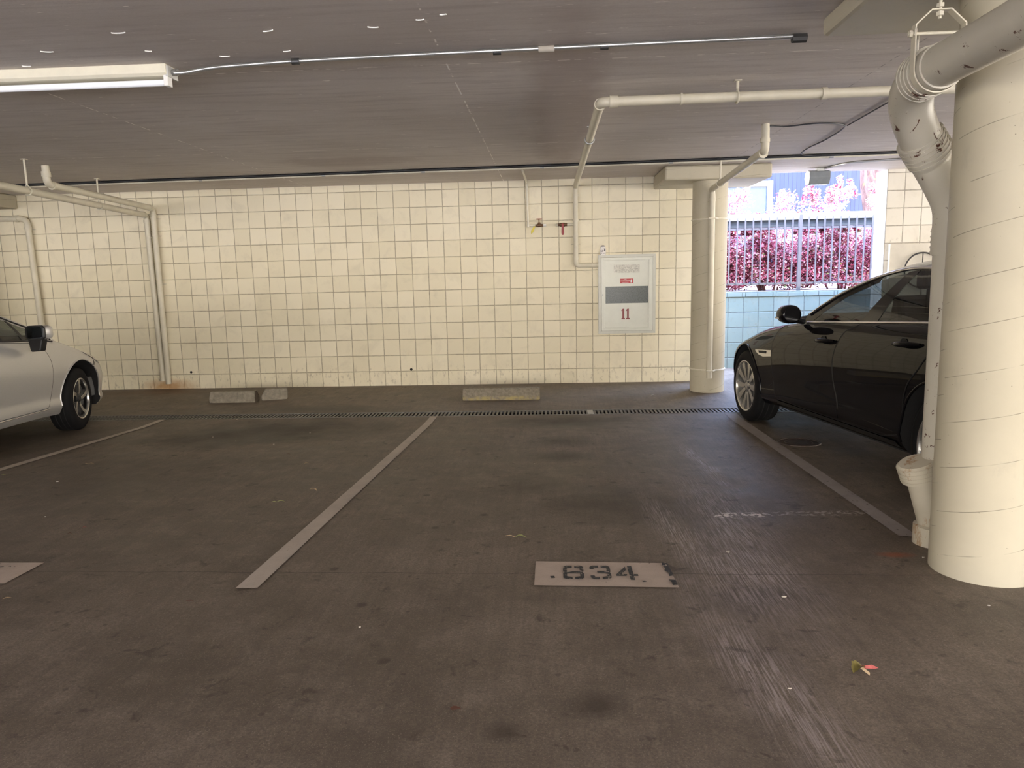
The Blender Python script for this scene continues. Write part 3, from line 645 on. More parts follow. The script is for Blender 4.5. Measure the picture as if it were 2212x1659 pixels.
yo=[V(q)-o0 for q in ((4.80-R-0.016,yc,2.215),(4.80-R-0.012,yc,2.255),(4.765,yc,2.305),(4.835,yc,2.305),(4.80+R+0.012,yc,2.255),(4.80+R+0.016,yc,2.215))]
strapmesh(b,yo,0.032,0.005); b.tube([V((4.80-R-0.035,yc,2.225))-o0,V((4.80+R+0.03,yc,2.225))-o0],0.006,10)
for xx in (4.80-R-0.026,4.80+R+0.022): b.tube([V((xx-0.006,yc,2.225))-o0,V((xx+0.006,yc,2.225))-o0],0.013,6)
b.tube([V((4.80,yc,2.275))-o0,V((4.80,yc,2.5))-o0],0.006,10)
for zz in (2.292,2.322): b.tube([V((4.80,yc,zz-0.007))-o0,V((4.80,yc,zz+0.007))-o0],0.014,6)
tag(b.obj('pipe_hanger','pipe_cream',t),'clevis hanger with nuts and ceiling rod')
# cleanout branch near the floor
b=B().tube([V((5.155,-5.60,0.12))-o0,V((5.070,-5.60,0.40))-o0],[R*0.9,R*0.9],28); b.obj('cleanout_branch','rusty_pipe_paint',t,smooth=60)
b=B(); a=V((-0.11,-0.02,0.28)).normalized(); p=V((5.058,-5.600,0.415))-o0
b.tube([p-a*0.05,p-a*0.048,p+a*0.03,p+a*0.032,p+a*0.040],[R*1.0,R*1.14,R*1.14,R*1.05,R*0.98],28)
for k in range(4): c=p+a*(-0.035+0.02*k); b.tube([c-a*0.003,c+a*0.003],R*1.17,28)
tag(b.obj('cleanout_cap','rusty_pipe_paint',t,smooth=40),'grimy ribbed cap on the slanting branch')
B().lathe([(R*1.0,0.10),(R*1.25,0.09),(R*1.25,0.0),(R*1.05,0.0)],'z',28,c=(5.157-o0.x,-5.60-o0.y,0.045-o0.z)).obj('floor_socket','rusty_pipe_paint',t,smooth=40)
# second rod hanger beyond
t=thing('hanger_rod','thin spotted ceiling rod with black wing anchor, left of the near column','rod',(5.10,-5.26,2.30))
B().tube([(0,0,-0.17),(0,0,0.20)],0.007,8).obj('rod','cast_iron_paint',t,smooth=40)
B().prism([(-0.045,0.185),(-0.015,0.2),(0.02,0.2),(0.05,0.197),(0.03,0.187),(-0.02,0.187)],-0.012,0.012,'y').obj('wing_anchor','cable_black',t)

# ------------------------------------------------------------ conduits and cables on the ceiling
def line_y(x): return -0.95-0.0455*(x+2.5)
xs=[-9+0.8*i for i in range(25)]
t=thing('electrical_conduit','long white conduit along the ceiling before the block wall','conduit',(0,0,0))
B().tube([(x,line_y(x)+0.045,2.480) for x in xs],0.0155,10).obj('pipe_run','conduit_white',t,smooth=60)
for x in (-0.5,0.9,2.0,3.27,4.6,6.2):
    b=B(); b.tube([(x-0.02,line_y(x)+0.045,2.480),(x+0.02,line_y(x)+0.045,2.480)],0.019,10); b.obj('coupler','conduit_steel',t,smooth=40)
t=thing('electrical_conduit','second thin white conduit just behind the long ceiling conduit','conduit',(0,0,0))
B().tube([(x,line_y(x)+0.105,2.489) for x in xs[:16]],0.009,8).obj('pipe_run','conduit_white',t,smooth=60)
for j,(dy,rr,lab) in enumerate(((-0.02,0.013,'thick black cable bundle along the ceiling, nearest the camera side'),(0.078,0.008,'thin sagging black cable between the two white ceiling conduits'))):
    b=B(); pp=[]
    for i in range(80):
        x=-9+19*i/79; pp.append((x,line_y(x)+dy+0.004*math.sin(x*2.1+j),(2.486 if j==0 else 2.489)-(0.012*(0.5+0.5*math.sin(x*1.7)) if j else 0)))
    tag(b.tube(pp,rr,8).obj('cable_bundle' if j==0 else 'loose_cable','cable_black',smooth=60),lab,'cable')
# lone cables near the opening
b=B(); b.tube(cr([V(p) for p in [(5.10,-2.93,2.492),(5.25,-2.90,2.490),(5.47,-2.98,2.491),(5.72,-2.84,2.491),(5.80,-2.25,2.492),(5.80,-1.72,2.49),(5.90,-1.40,2.486),(6.3,-1.36,2.486)]],5),0.006,6)
tag(b.obj('loose_cable','cable_black',smooth=60),'thin black wire wandering over the ceiling right of the drainpipe','cable')
tag(B().tube([(5.74,-2.84,2.492),(5.697,-3.68,2.492),(5.68,-4.6,2.492)],0.005,6).obj('loose_cable','cable_black',smooth=60),'straight thin black wire running behind the big elbow','cable')
# conduit from the strip light
t=thing('electrical_conduit','steel conduit along the ceiling from strip light to the near drop panel','conduit',(1.345,-5.06,2.47))
def L(x,y,z): return (x-1.345,y+5.06,z-2.47)
B().tube(cr([V(L(*p)) for p in [(1.36,-5.075,2.462),(1.42,-5.07,2.464),(1.55,-5.06,2.484),(1.75,-5.085,2.486),(2.2,-5.125,2.486),(3.3,-5.163,2.486),(4.60,-5.20,2.486)]],6),0.0115,10).obj('pipe_run','conduit_steel',t,smooth=60)
for x,m in ((2.03,'steel_dark'),(3.08,'steel_dark'),(3.62,'steel_dark')):
    y=-5.12-0.03*(x-2.1); B().tube([L(x-0.02,y,2.483),L(x+0.02,y,2.483)],0.016,10).obj('coupler',m,t,smooth=40)
tag(B().tube([L(3.29,-5.163,2.483),L(3.37,-5.165,2.483)],0.0165,10).obj('pale_coupler','chip_white',t,smooth=40),'pale taped joint on the conduit')
tag(B().tube([L(4.53,-5.20,2.476),L(4.598,-5.20,2.476)],0.022,8).obj('end_fitting','steel_dark',t,smooth=40),'black end fitting at the drop panel')
t=thing('electrical_conduit','thin grey conduit feeding the floodlight at the opening','conduit',(6.50,-0.30,2.492))
B().tube(cr([V((p[0]-6.5,p[1]+0.30,p[2]-2.492)) for p in [(6.50,-0.33,2.49),(6.54,-0.55,2.49),(6.60,-0.72,2.49),(6.75,-0.80,2.49),(7.3,-0.93,2.49),(8.6,-1.05,2.49)]],5),0.011,8).obj('pipe_run','conduit_steel',t,smooth=60)
B().tube([(0.66,-0.60,-0.006),(0.72,-0.605,-0.006)],0.013,8).obj('coupler','steel_dark',t,smooth=40)

# ------------------------------------------------------------ strip light
t=thing('strip_light','long cream fluorescent strip light on the ceiling','light',(0.725,-5.06,2.5))
B().prism([(-0.06,0),(-0.06,-0.045),(-0.045,-0.058),(0.045,-0.058),(0.06,-0.045),(0.06,0)],-0.61,0.61,'x').obj('housing','fixture_enamel',t,bevel=0.002)
B().tube([(-0.585,-0.025,-0.088),(0.585,-0.025,-0.088)],0.0165,18).obj('lamp_tube','tube_glass',t,smooth=60)
for s in (-1,1):
    x=s*0.60; B().box(x-0.012,x+0.012,-0.048,0.0,-0.108,-0.052).obj('lamp_holder','sign_white',t,bevel=0.003)
    B().box(x+(0.004 if s>0 else -0.018),x+(0.018 if s>0 else -0.004),-0.052,0.055,-0.062,-0.006).obj('end_plate','fixture_cap',t,bevel=0.002)
B().tube([(0.61,0.0,-0.032),(0.65,-0.01,-0.034)],0.017,10).obj('cable_fitting','steel_grey',t,smooth=40)

# little wire loops on the ceiling
loops=[(1.379,-5.605,0.032),(0.885,-5.386,0.028),(2.053,-5.548,0.026),(2.541,-5.538,0.024),(1.695,-5.206,0.024),(2.031,-5.247,0.020),(1.366,-5.332,0.014),(2.769,-5.607,0.018),(2.88,-5.658,0.014),(0.62,-5.17,0.020)]
for i,(x,y,r_) in enumerate(loops):
    b=B().tube([(r_*math.cos(a),0.35*r_*math.sin(a),0.0) for a in [0.2+PI*0.95*k/10 for k in range(11)]],0.0028,6)
    o=b.obj('paint_loop','sign_white',loc=(x,y,2.4975),smooth=60); o.rotation_euler=(0,0,0.3*math.sin(i*2.3))
    tag(o,'tiny white curved loop stuck to the ceiling near the strip light','ceiling mark','white loops on the ceiling')

# ------------------------------------------------------------ fire cabinet
t=thing('fire_cabinet','white metal fire extinguisher cabinet with number 11 on the block wall','cabinet',(4.281,-0.001,1.10))
W,H=0.350,0.484
def frame(b,w0,h0,w1,h1,y0,y1):
    P=[(-w0,-h0),(w0,-h0),(w0,h0),(-w0,h0)]; Q=[(-w1,-h1),(w1,-h1),(w1,h1),(-w1,h1)]
    for i in range(4):
        j=(i+1)%4; a,bb,c,d=P[i],P[j],Q[j],Q[i]
        vs=[(a[0],y0,a[1]),(bb[0],y0,bb[1]),(c[0],y0,c[1]),(d[0],y0,d[1])]+[(a[0],y1,a[1]),(bb[0],y1,bb[1]),(c[0],y1,c[1]),(d[0],y1,d[1])]
        b.add(vs,[(0,1,2,3),(7,6,5,4),(0,4,5,1),(1,5,6,2),(2,6,7,3),(3,7,4,0)])
b=B(); frame(b,W,H,W-0.035,H-0.035,-0.028,0.0); b.obj('outer_frame','cabinet_frame',t,bevel=0.002)
b=B(); frame(b,W-0.037,H-0.037,0.262,0.408,-0.034,-0.004); frame(b,W-0.060,H-0.060,0.268,0.414,-0.037,-0.034)
door=b.obj('door','cabinet_enamel',t,bevel=0.0015)
# door panels above and below the window
b=B(); b.box(-0.262,0.262,-0.024,-0.016,0.096,0.408); b.box(-0.262,0.262,-0.024,-0.016,-0.408,-0.110); b.obj('door_panel','cabinet_enamel',door)
b=B().box(-0.262,0.262,-0.022,-0.018,-0.110,0.096); b.obj('window_pane','window_dark',door)
B().box(-0.160,0.155,-0.0255,-0.024,0.262,0.358).obj('tape_mark','tape_residue',door)
B().tube([(-0.296,-0.040,-0.003),(-0.296,-0.033,-0.003)],0.010,14).obj('lock','steel_grey',door,smooth=40)
def text(s,size,mat,parent,loc,name,rot=(PI/2,0,0),xs=1.0,ex=0.0008,off=0.0):
    cu=bpy.data.curves.new(name,'FONT'); cu.body=s; cu.size=size; cu.align_x='CENTER'; cu.align_y='CENTER'; cu.extrude=ex; cu.offset=off
    o=bpy.data.objects.new(name,cu); COL.objects.link(o); bpy.context.view_layer.update()
    me=bpy.data.meshes.new_from_object(o.evaluated_get(bpy.context.evaluated_depsgraph_get())); bpy.data.objects.remove(o)
    q=link(name,me,mat,parent); q.location=loc; q.rotation_euler=rot; q.scale=(xs,1,1); return q
st=thing('safety_sticker','small red fire extinguisher sticker on the white cabinet','sticker',(4.279,-0.0255,1.262))
B().box(-0.079,0.079,-0.0015,0,-0.029,0.029).obj('backing','sign_red',st)
text('FIRE',0.018,'sign_white',st,(-0.018,-0.0022,0.015),'lettering')
text('EXTINGUISHER',0.0165,'sign_white',st,(-0.018,-0.0022,-0.001),'lettering')
B().box(-0.058,0.022,-0.0024,-0.0015,-0.0195,-0.0175).obj('white_line','sign_white',st)
B().prism([(0.046,-0.02),(0.062,-0.02),(0.062,0.008),(0.057,0.014),(0.057,0.02),(0.051,0.02),(0.051,0.014),(0.046,0.008)],-0.0025,-0.0015,'y').obj('extinguisher_symbol','sign_white',st)
# slab-serif 11
b=B()
for cx in (-0.045,0.0125):
    P=[(-0.011,-0.05),(0.011,-0.05),(0.011,0.066),(-0.004,0.066),(-0.022,0.050),(-0.022,0.036),(-0.011,0.040)]
    b.prism([(cx+x,-0.242+z) for x,z in P],-0.0255,-0.0240,'y'); b.prism([(cx-0.021,-0.242-0.066),(cx+0.021,-0.242-0.066),(cx+0.021,-0.242-0.050),(cx-0.021,-0.242-0.050)],-0.0255,-0.0240,'y')
b.obj('number_eleven','red_paint',door)
# jar on the cabinet
t=thing('paint_jar','small white printed jar standing on top of the fire cabinet','jar',(3.990,-0.014,1.584))
B().lathe([(0.001,0),(0.033,0.0),(0.035,0.006),(0.032,0.02),(0.036,0.03),(0.036,0.075),(0.030,0.085),(0.030,0.10),(0.001,0.10)],'z',20).obj('body','jar_white',t,smooth=40); t.scale=(1,0.38,1)
B().lathe([(0.001,0.115),(0.020,0.112),(0.022,0.10),(0.001,0.10)],'z',16).obj('cap','jar_print',t,smooth=40)
b=B()
for (a0,a1,z0,z1) in ((-0.9,-0.5,0.05,0.056),(-0.3,0.2,0.05,0.056),(-0.9,0.1,0.038,0.043),(0.4,0.9,0.045,0.065),(0.3,0.95,0.07,0.075),(-0.8,-0.3,0.015,0.026),(0.1,0.6,0.015,0.024)):
    vs=[];n_=6
    for k in range(n_+1):
        a=-PI/2+a0+(a1-a0)*k/n_; rr=0.0368 if z0>0.03 else 0.0352
        vs+=[(rr*math.cos(a),rr*math.sin(a),z0),(rr*math.cos(a),rr*math.sin(a),z1)]
    b.add(vs,[(2*k,2*k+2,2*k+3,2*k+1) for k in range(n_)])
b.obj('print','jar_print',t)
for x,z,r_,lab in ((-1.319,0.214,0.016,'small round dark hole low in the wall above the cracked wheel stop'),(1.558,0.205,0.017,'small round black hole low in the middle of the block wall')):
    tag(B().lathe([(0.001,-0.0015),(r_,-0.0015),(r_,0.002),(0.001,0.002)],'y',18).obj('weep_hole','wall_hole',loc=(x,-0.001,z)),lab,'hole')

# ------------------------------------------------------------ floodlight at opening
t=thing('floodlight','grey box floodlight hanging from the ceiling edge in the opening','light',(6.43,-0.30,2.40))
B().prism([(-0.075,0.055),(0.0,0.075),(0.075,0.055),(0.095,-0.01),(0.055,-0.085),(-0.055,-0.085),(-0.085,-0.01)],-0.115,0.115,'x').obj('housing','flood_grey',t,bevel=0.004)
B().prism([(-0.073,0.053),(0.0,0.073),(0.073,0.053),(0.092,-0.01),(0.053,-0.083),(-0.053,-0.083),(-0.083,-0.01)],-0.118,-0.1155,'x').obj('end_cap','flood_white',t)
B().box(-0.02,0.06,-0.04,0.04,0.060,0.10).obj('mount','flood_white',t,bevel=0.003)
B().box(-0.10,0.10,-0.06,0.06,-0.089,-0.085).obj('lens','window_dark',t)

# hoop on the pier wall, behind the black car
t=thing('black_hoop','thin black hoop leaning on the smooth wall panel behind the black sedan','hoop',(7.79,-0.045,1.315))
b=B().tube([(0.205*math.cos(a),0,0.205*math.sin(a)) for a in [2*PI*k/40 for k in range(41)]],0.009,8); b.obj('rim','hose_rubber',t,smooth=60)
b=B(); 
for a in (PI/2,PI*7/6,PI*11/6): b.tube([(0,0,0),(0.2*math.cos(a),0,0.2*math.sin(a))],0.006,6)
b.obj('spokes','hose_rubber',t,smooth=60)
B().tube([(0.0,-0.006,-0.205),(0,-0.006,-1.31)],0.012,8).obj('stand_pole','steel_dark',t,smooth=60)
tag(B().tube([(0.0,0,0),(0,0,0.42)],0.010,8).obj('wall_conduit','sign_white',loc=(7.405,-0.022,1.21),smooth=60),'short white conduit on the pier beside the smooth panel','conduit')

# ------------------------------------------------------------ outside: garden wall, fence, plants, house
t=thing('garden_wall','low pale blue-white block wall outside the opening','wall',(0,0,0))
o=B().box(-0.3,5.4,0,0.2,-0.92-0.3,0.0).obj('blockwork','garden_block',t,loc=(5.4,1.2,0.99)); 
o=B().box(-2.0,5.4,0,0.2,-1.0,-0.001).obj('blockwork','garden_block',t,loc=(5.1,1.2,0.99)) if False else o
b=B(); x=3.0
x=4.80
while x<11:
    b.box(x,x+0.412,1.19,1.41,0.992,1.062); x+=0.416
b.obj('coping','garden_block',t,bevel=0.004)
o=B().box(4.2,11,1.425,6.19,0.6,1.049).obj('planting_bed','soil_litter'); tag(o,'raised bed of pale leaf litter behind the low garden wall','planting bed','planting bed outside')
f=thing('metal_fence','grey picket fence standing on the low garden wall','fence',(0,1.30,0))
for z in (1.165,1.915):
    B().box(4.6,8.6,-0.014,0.014,z-0.012,z+0.014).obj('rail','fence_paint',f)
for x in (4.75,6.795): B().box(x-0.022,x+0.022,-0.022,0.022,1.06,2.10).obj('post','fence_paint',f)
pk=B().box(-0.0085,0.0085,-0.0085,0.0085,0,0.90).obj('picket','fence_paint',f,loc=(5.40,-0.022,1.17))
x=5.507; 
while x<7.9:
    if abs(x-6.795)>0.03:
        q=pk.copy(); COL.objects.link(q); q.parent=f; q.location=(x,-0.022,1.17)
    x+=0.1072
t=thing('terrace_edge','white edge of a raised terrace behind the picket fence, shade beneath painted dark','terrace',(0,1.62,0))
B().box(4.4,9.4,0,0.14,2.055,2.145).obj('white_cap','beam_white',t,bevel=0.006)
B().box(4.4,9.4,0.05,0.12,1.955,2.055).obj('shade_band','under_cap_shade',t)  # shade under the cap put into the dark colour of this band
B().box(4.4,4.5,0.03,0.13,1.05,2.055).obj('support_post','under_cap_shade',t); B().box(9.2,9.3,0.03,0.13,1.05,2.055).obj('support_post','under_cap_shade',t)

def shrub(name,label,cx,cy,z0,z1,rx,ry,n,mat,leaf=0.042,seed=1,spikes=10,group=None):
    rg=random.Random(seed); t=thing('red_leaf_shrub',label,'shrub',(cx,cy,1.052)); b=B(); vs=[];fs=[]
    cl=[]
    for i in range(170):
        u=rg.uniform(-1,1); w=rg.uniform(-1,1); zz=z0+(z1-z0)*rg.random()**0.9
        hh=0.75+0.25*math.sin(u*5+seed); 
        if zz>z0+(z1-z0)*hh: zz=z0+(z1-z0)*hh*rg.random()
        cl.append((u*rx,w*ry,zz,rg.uniform(0.06,0.15)))
    for i in range(spikes):
        u=rg.uniform(-1,1)*rx; L_=rg.uniform(0.08,0.28); dx=rg.uniform(-0.12,0.12)
        for k in range(6): cl.append((u+dx*k/5,rg.uniform(-0.3,0.1)*ry,z1-0.22+L_*k/5+0.1,0.022))
    for i in range(n):
        c=cl[rg.randrange(len(cl))]; s=c[3]
        d=V((rg.gauss(0,1),rg.gauss(0,1),rg.gauss(0,1))).normalized()*s*rg.random()**0.4
        p=V((c[0]+d.x*1.3,c[1]+d.y,c[2]+d.z-1.05))
        a=V((rg.gauss(0,1),rg.gauss(0,1),rg.gauss(0,0.6)+0.2)).normalized(); q=a.orthogonal().normalized(); q=(q*math.cos(i)+a.cross(q)*math.sin(i)).normalized(); l=leaf*rg.uniform(0.6,1.25)
        nn=a.cross(q)*l*0.12; k=len(vs)
        vs+=[p,p+a*l*0.5+q*l*0.28+nn,p+a*l,p+a*l*0.5-q*l*0.28+nn]; fs.append((k,k+1,k+2,k+3))
    b.add(vs,fs); b.obj('foliage',mat,t,fix=False)
    br=B()
    for i in range(9):
        u=rg.uniform(-0.8,0.8)*rx; w=rg.uniform(-0.6,0.6)*ry; s0=V((u*0.35,w*0.4,0)); e_=V((u,w,(z1-1.05)*rg.uniform(0.6,0.92))); m=(s0+e_)/2+V((rg.uniform(-0.1,0.1),rg.uniform(-0.1,0.1),0.05))
        br.tube([s0,m,e_],[0.014,0.009,0.004],6)
    br.obj('branches','branch_bark',t,smooth=60)
shrub('s','crimson shrub behind the fence pickets, left third of the opening',5.75,2.12,1.12,2.02,0.55,0.24,24000,'crimson_leaves',seed=1)
shrub('s','crimson shrub behind the fence pickets, middle of the opening',6.65,2.14,1.14,2.02,0.60,0.24,25000,'crimson_leaves',seed=2)
shrub('s','crimson shrub behind the fence pickets, next to the right pier',7.70,2.14,1.14,2.02,0.65,0.24,25000,'crimson_leaves',seed=3)
shrub('s','tall pale pink shrub above the white beam, nearest the column',5.95,2.95,1.5,2.56,0.52,0.34,15000,'pink_leaves',seed=4,spikes=9)
shrub('s','tall pale pink shrub above the white beam, under the floodlight',7.40,2.95,1.5,2.48,0.50,0.34,15000,'pink_leaves',seed=5,spikes=9)
shrub('s','tall pale pink shrub above the white beam, by the tree trunk',8.45,2.95,1.5,2.62,0.62,0.34,18000,'pink_leaves',seed=6,spikes=12)
# tree trunk
t=thing('tree','stout reddish tree trunk seen beyond the pink shrubs','tree',(9.15,4.4,1.10))
b=B(); pts=[(-0.05,0,-0.05),(-0.02,0,0.6),(0,0,1.15),(0.0,0,1.7),(0.0,0,2.3),(0.0,0,3.4)]; rr=[0.22,0.17,0.20,0.28,0.30,0.28]
b.tube(cr([V(p) for p in pts],4),[np.interp(i/20.0,[k/5 for k in range(6)],rr) for i in range(21)],20)
b.tube(cr([V(p) for p in [(0.05,-0.08,1.35),(0.17,-0.12,1.75),(0.24,-0.1,2.3),(0.45,0,3.6)]],4),[0.11]*6+[0.13]*7,16)
b.obj('trunk','bark',t,smooth=60)
# house
t=thing('blue_house','blue board-sided house across the garden','house',(0,6.2,0))
B().box(2.0,16.0,0,0.3,0.6,5.0).obj('siding','blue_siding',t)
def win(x0,x1,z0,z1,mull=()):
    b=B(); w=0.11
    b.box(x0-w,x1+w,-0.05,0.0,z1,z1+w); b.box(x0-w,x1+w,-0.05,0.0,z0-w,z0); b.box(x0-w,x0,-0.05,0,z0,z1); b.box(x1,x1+w,-0.05,0,z0,z1)
    for m in mull: b.box(m-0.025,m+0.025,-0.04,0,z0,z1)
    f_=b.obj('window_frame','white_trim',t); B().box(x0,x1,-0.012,-0.002,z0,z1).obj('window_pane','house_glass',f_)
win(6.15,7.75,2.2,3.02,(6.95,)); 
win(11.05,12.6,2.2,2.85)
B().box(10.8,12.8,-0.07,0,2.98,3.16).obj('window_hood','white_trim',t)
B().box(7.9,9.1,-0.04,0,2.30,2.42).obj('sill_board','white_trim',t)
B().box(8.55,8.60,-0.04,0,0.6,7.5).obj('board_seam','white_trim',t) if False else None

# ------------------------------------------------------------ cars
def ci(x,xs_,ys):
    """smooth (Catmull-Rom style) interpolation"""
    if x<=xs_[0]: return ys[0]
    if x>=xs_[-1]: return ys[-1]
    i=max(j for j in range(len(xs_)-1) if xs_[j]<=x); h=xs_[i+1]-xs_[i]; t_=(x-xs_[i])/h
    def sl(j):
        if j<=0: return (ys[1]-ys[0])/(xs_[1]-xs_[0])
        if j>=len(xs_)-1: return (ys[-1]-ys[-2])/(xs_[-1]-xs_[-2])
        a=(ys[j]-ys[j-1])/(xs_[j]-xs_[j-1]); c=(ys[j+1]-ys[j])/(xs_[j+1]-xs_[j]); return 0 if a*c<=0 and False else (a+c)/2
    m0,m1=sl(i)*h,sl(i+1)*h
    return (2*t_**3-3*t_**2+1)*ys[i]+(t_**3-2*t_**2+t_)*m0+(-2*t_**3+3*t_**2)*ys[i+1]+(t_**3-t_**2)*m1
class Car:
    """local frame: +y forward from the front axle, x lateral, z up from the wheel-centre plane. s = -y"""
    def __init__(s,D): s.D=D
    def edge(s,x): return ci(x,*s.D['edge'])
    def plan(s,x): return ci(x,*s.D['plan'])
    def sill(s,x): return ci(x,*s.D['sill'])
    def W(s,x,z):
        z0,z1=s.sill(x),s.edge(x); t_=(z-z0)/(z1-z0); return s.plan(x)-ci(t_,*s.D['inset'])
    def Wg(s,x,z):   # greenhouse side
        zb=s.edge(x); base=s.W(x,zb)-0.012; return base-ci(z-zb,*s.D['tumble'])
    def body_mesh(s):
        D=s.D; xs_=list(np.arange(D['nose'],D['tail']+0.001,0.06)); m=20; mt=8; rows=[]
        for x in xs_:
            z0,z1=s.sill(x),s.edge(x); row=[]
            for i in range(m+1):
                z=z0+(z1-z0)*i/m; row.append((s.W(x,z),z))
            we=row[-1][0]; zc=ci(x,*D['centre'])
            for i in range(1,mt+1):
                w=we*(1-i/mt); row.append((w,z1+(zc-z1)*(1-(w/we)**2.2)))
            rows.append((x,row))
        k=m+mt+1; vs=[];fs=[]
        for x,row in rows:
            full=[(w,z) for w,z in row]+[(-w,z) for w,z in row[-2::-1]]
            vs+=[(w,-x,z) for w,z in full]
        kk=2*k-1
        for i in range(len(rows)-1):
            for j in range(kk-1): fs.append((i*kk+j,i*kk+j+1,(i+1)*kk+j+1,(i+1)*kk+j))
            fs.append((i*kk+kk-1,i*kk,(i+1)*kk,(i+1)*kk+kk-1))
        fs.append(tuple(range(kk))); fs.append(tuple((len(rows)-1)*kk+j for j in range(kk))[::-1])
        b=B().add(vs,fs); return b.mesh('body')
    def patch(s,poly,surf,off,side,th=0.0,cell=0.05):
        """surface patch over a polygon in (s,z)"""
        bm=bmesh.new(); vv=[bm.verts.new((x,0,z)) for x,z in poly]; bm.faces.new(vv)
        xs_=[p[0] for p in poly]; zs=[p[1] for p in poly]
        def cut(co,no):
            bmesh.ops.bisect_plane(bm,geom=bm.verts[:]+bm.edges[:]+bm.faces[:],plane_co=co,plane_no=no,dist=1e-5)
        x=math.ceil(min(xs_)/cell)*cell
        while x<max(xs_): cut((x,0,0),(1,0,0)); x+=cell
        z=math.ceil(min(zs)/cell)*cell
        while z<max(zs): cut((0,0,z),(0,0,1)); z+=cell
        me=bpy.data.meshes.new('patch')
        for v_ in bm.verts:
            x,z=v_.co.x,v_.co.z; v_.co=(side*(surf(x,z)+off),-x,z)
        bmesh.ops.recalc_face_normals(bm,faces=bm.faces)
        # outward
        f0=max(bm.faces,key=lambda f:f.calc_area())
        if f0.normal.x*side<0: bmesh.ops.reverse_faces(bm,faces=bm.faces)
        if th: 
            r_=bmesh.ops.extrude_face_region(bm,geom=bm.faces[:]+bm.edges[:]+bm.verts[:]) if False else None
        bm.to_mesh(me); bm.free(); return me
    def curve(s,pts,surf,off,side,r,n=8,dens=0.05,closed=False):
        P=[]
        Q=pts+([pts[0]] if closed else [])
        for i in range(len(Q)-1):
            a,c=Q[i],Q[i+1]; L_=math.hypot(a[0]-c[0],a[1]-c[1]); k=max(1,int(L_/dens))
            for j in range(k): P.append((a[0]+(c[0]-a[0])*j/k,a[1]+(c[1]-a[1])*j/k))
        P.append(Q[-1]); return B().tube([(side*(surf(x,z)+off),-x,z) for x,z in P],r,n)
def boolean_cut(me,cutters,paint):
    me.materials.append(MATS[paint]); o=bpy.data.objects.new('tmpbody',me); COL.objects.link(o); cs=[]
    for c in cutters:
        q=bpy.data.objects.new('tmpcut',c); COL.objects.link(q); cs.append(q)
        m=o.modifiers.new('b','BOOLEAN'); m.operation='DIFFERENCE'; m.solver='EXACT'; m.object=q; m.material_mode='TRANSFER'
    bpy.context.view_layer.update()
    r_=bpy.data.meshes.new_from_object(o.evaluated_get(bpy.context.evaluated_depsgraph_get()))
    for q in [o]+cs: bpy.data.objects.remove(q)
    return r_
def seg(pts,n=4):
    return [tuple(q) for q in [(v_.x,v_.y) for v_ in cr([V((p[0],p[1],0)) for p in pts],n)]]
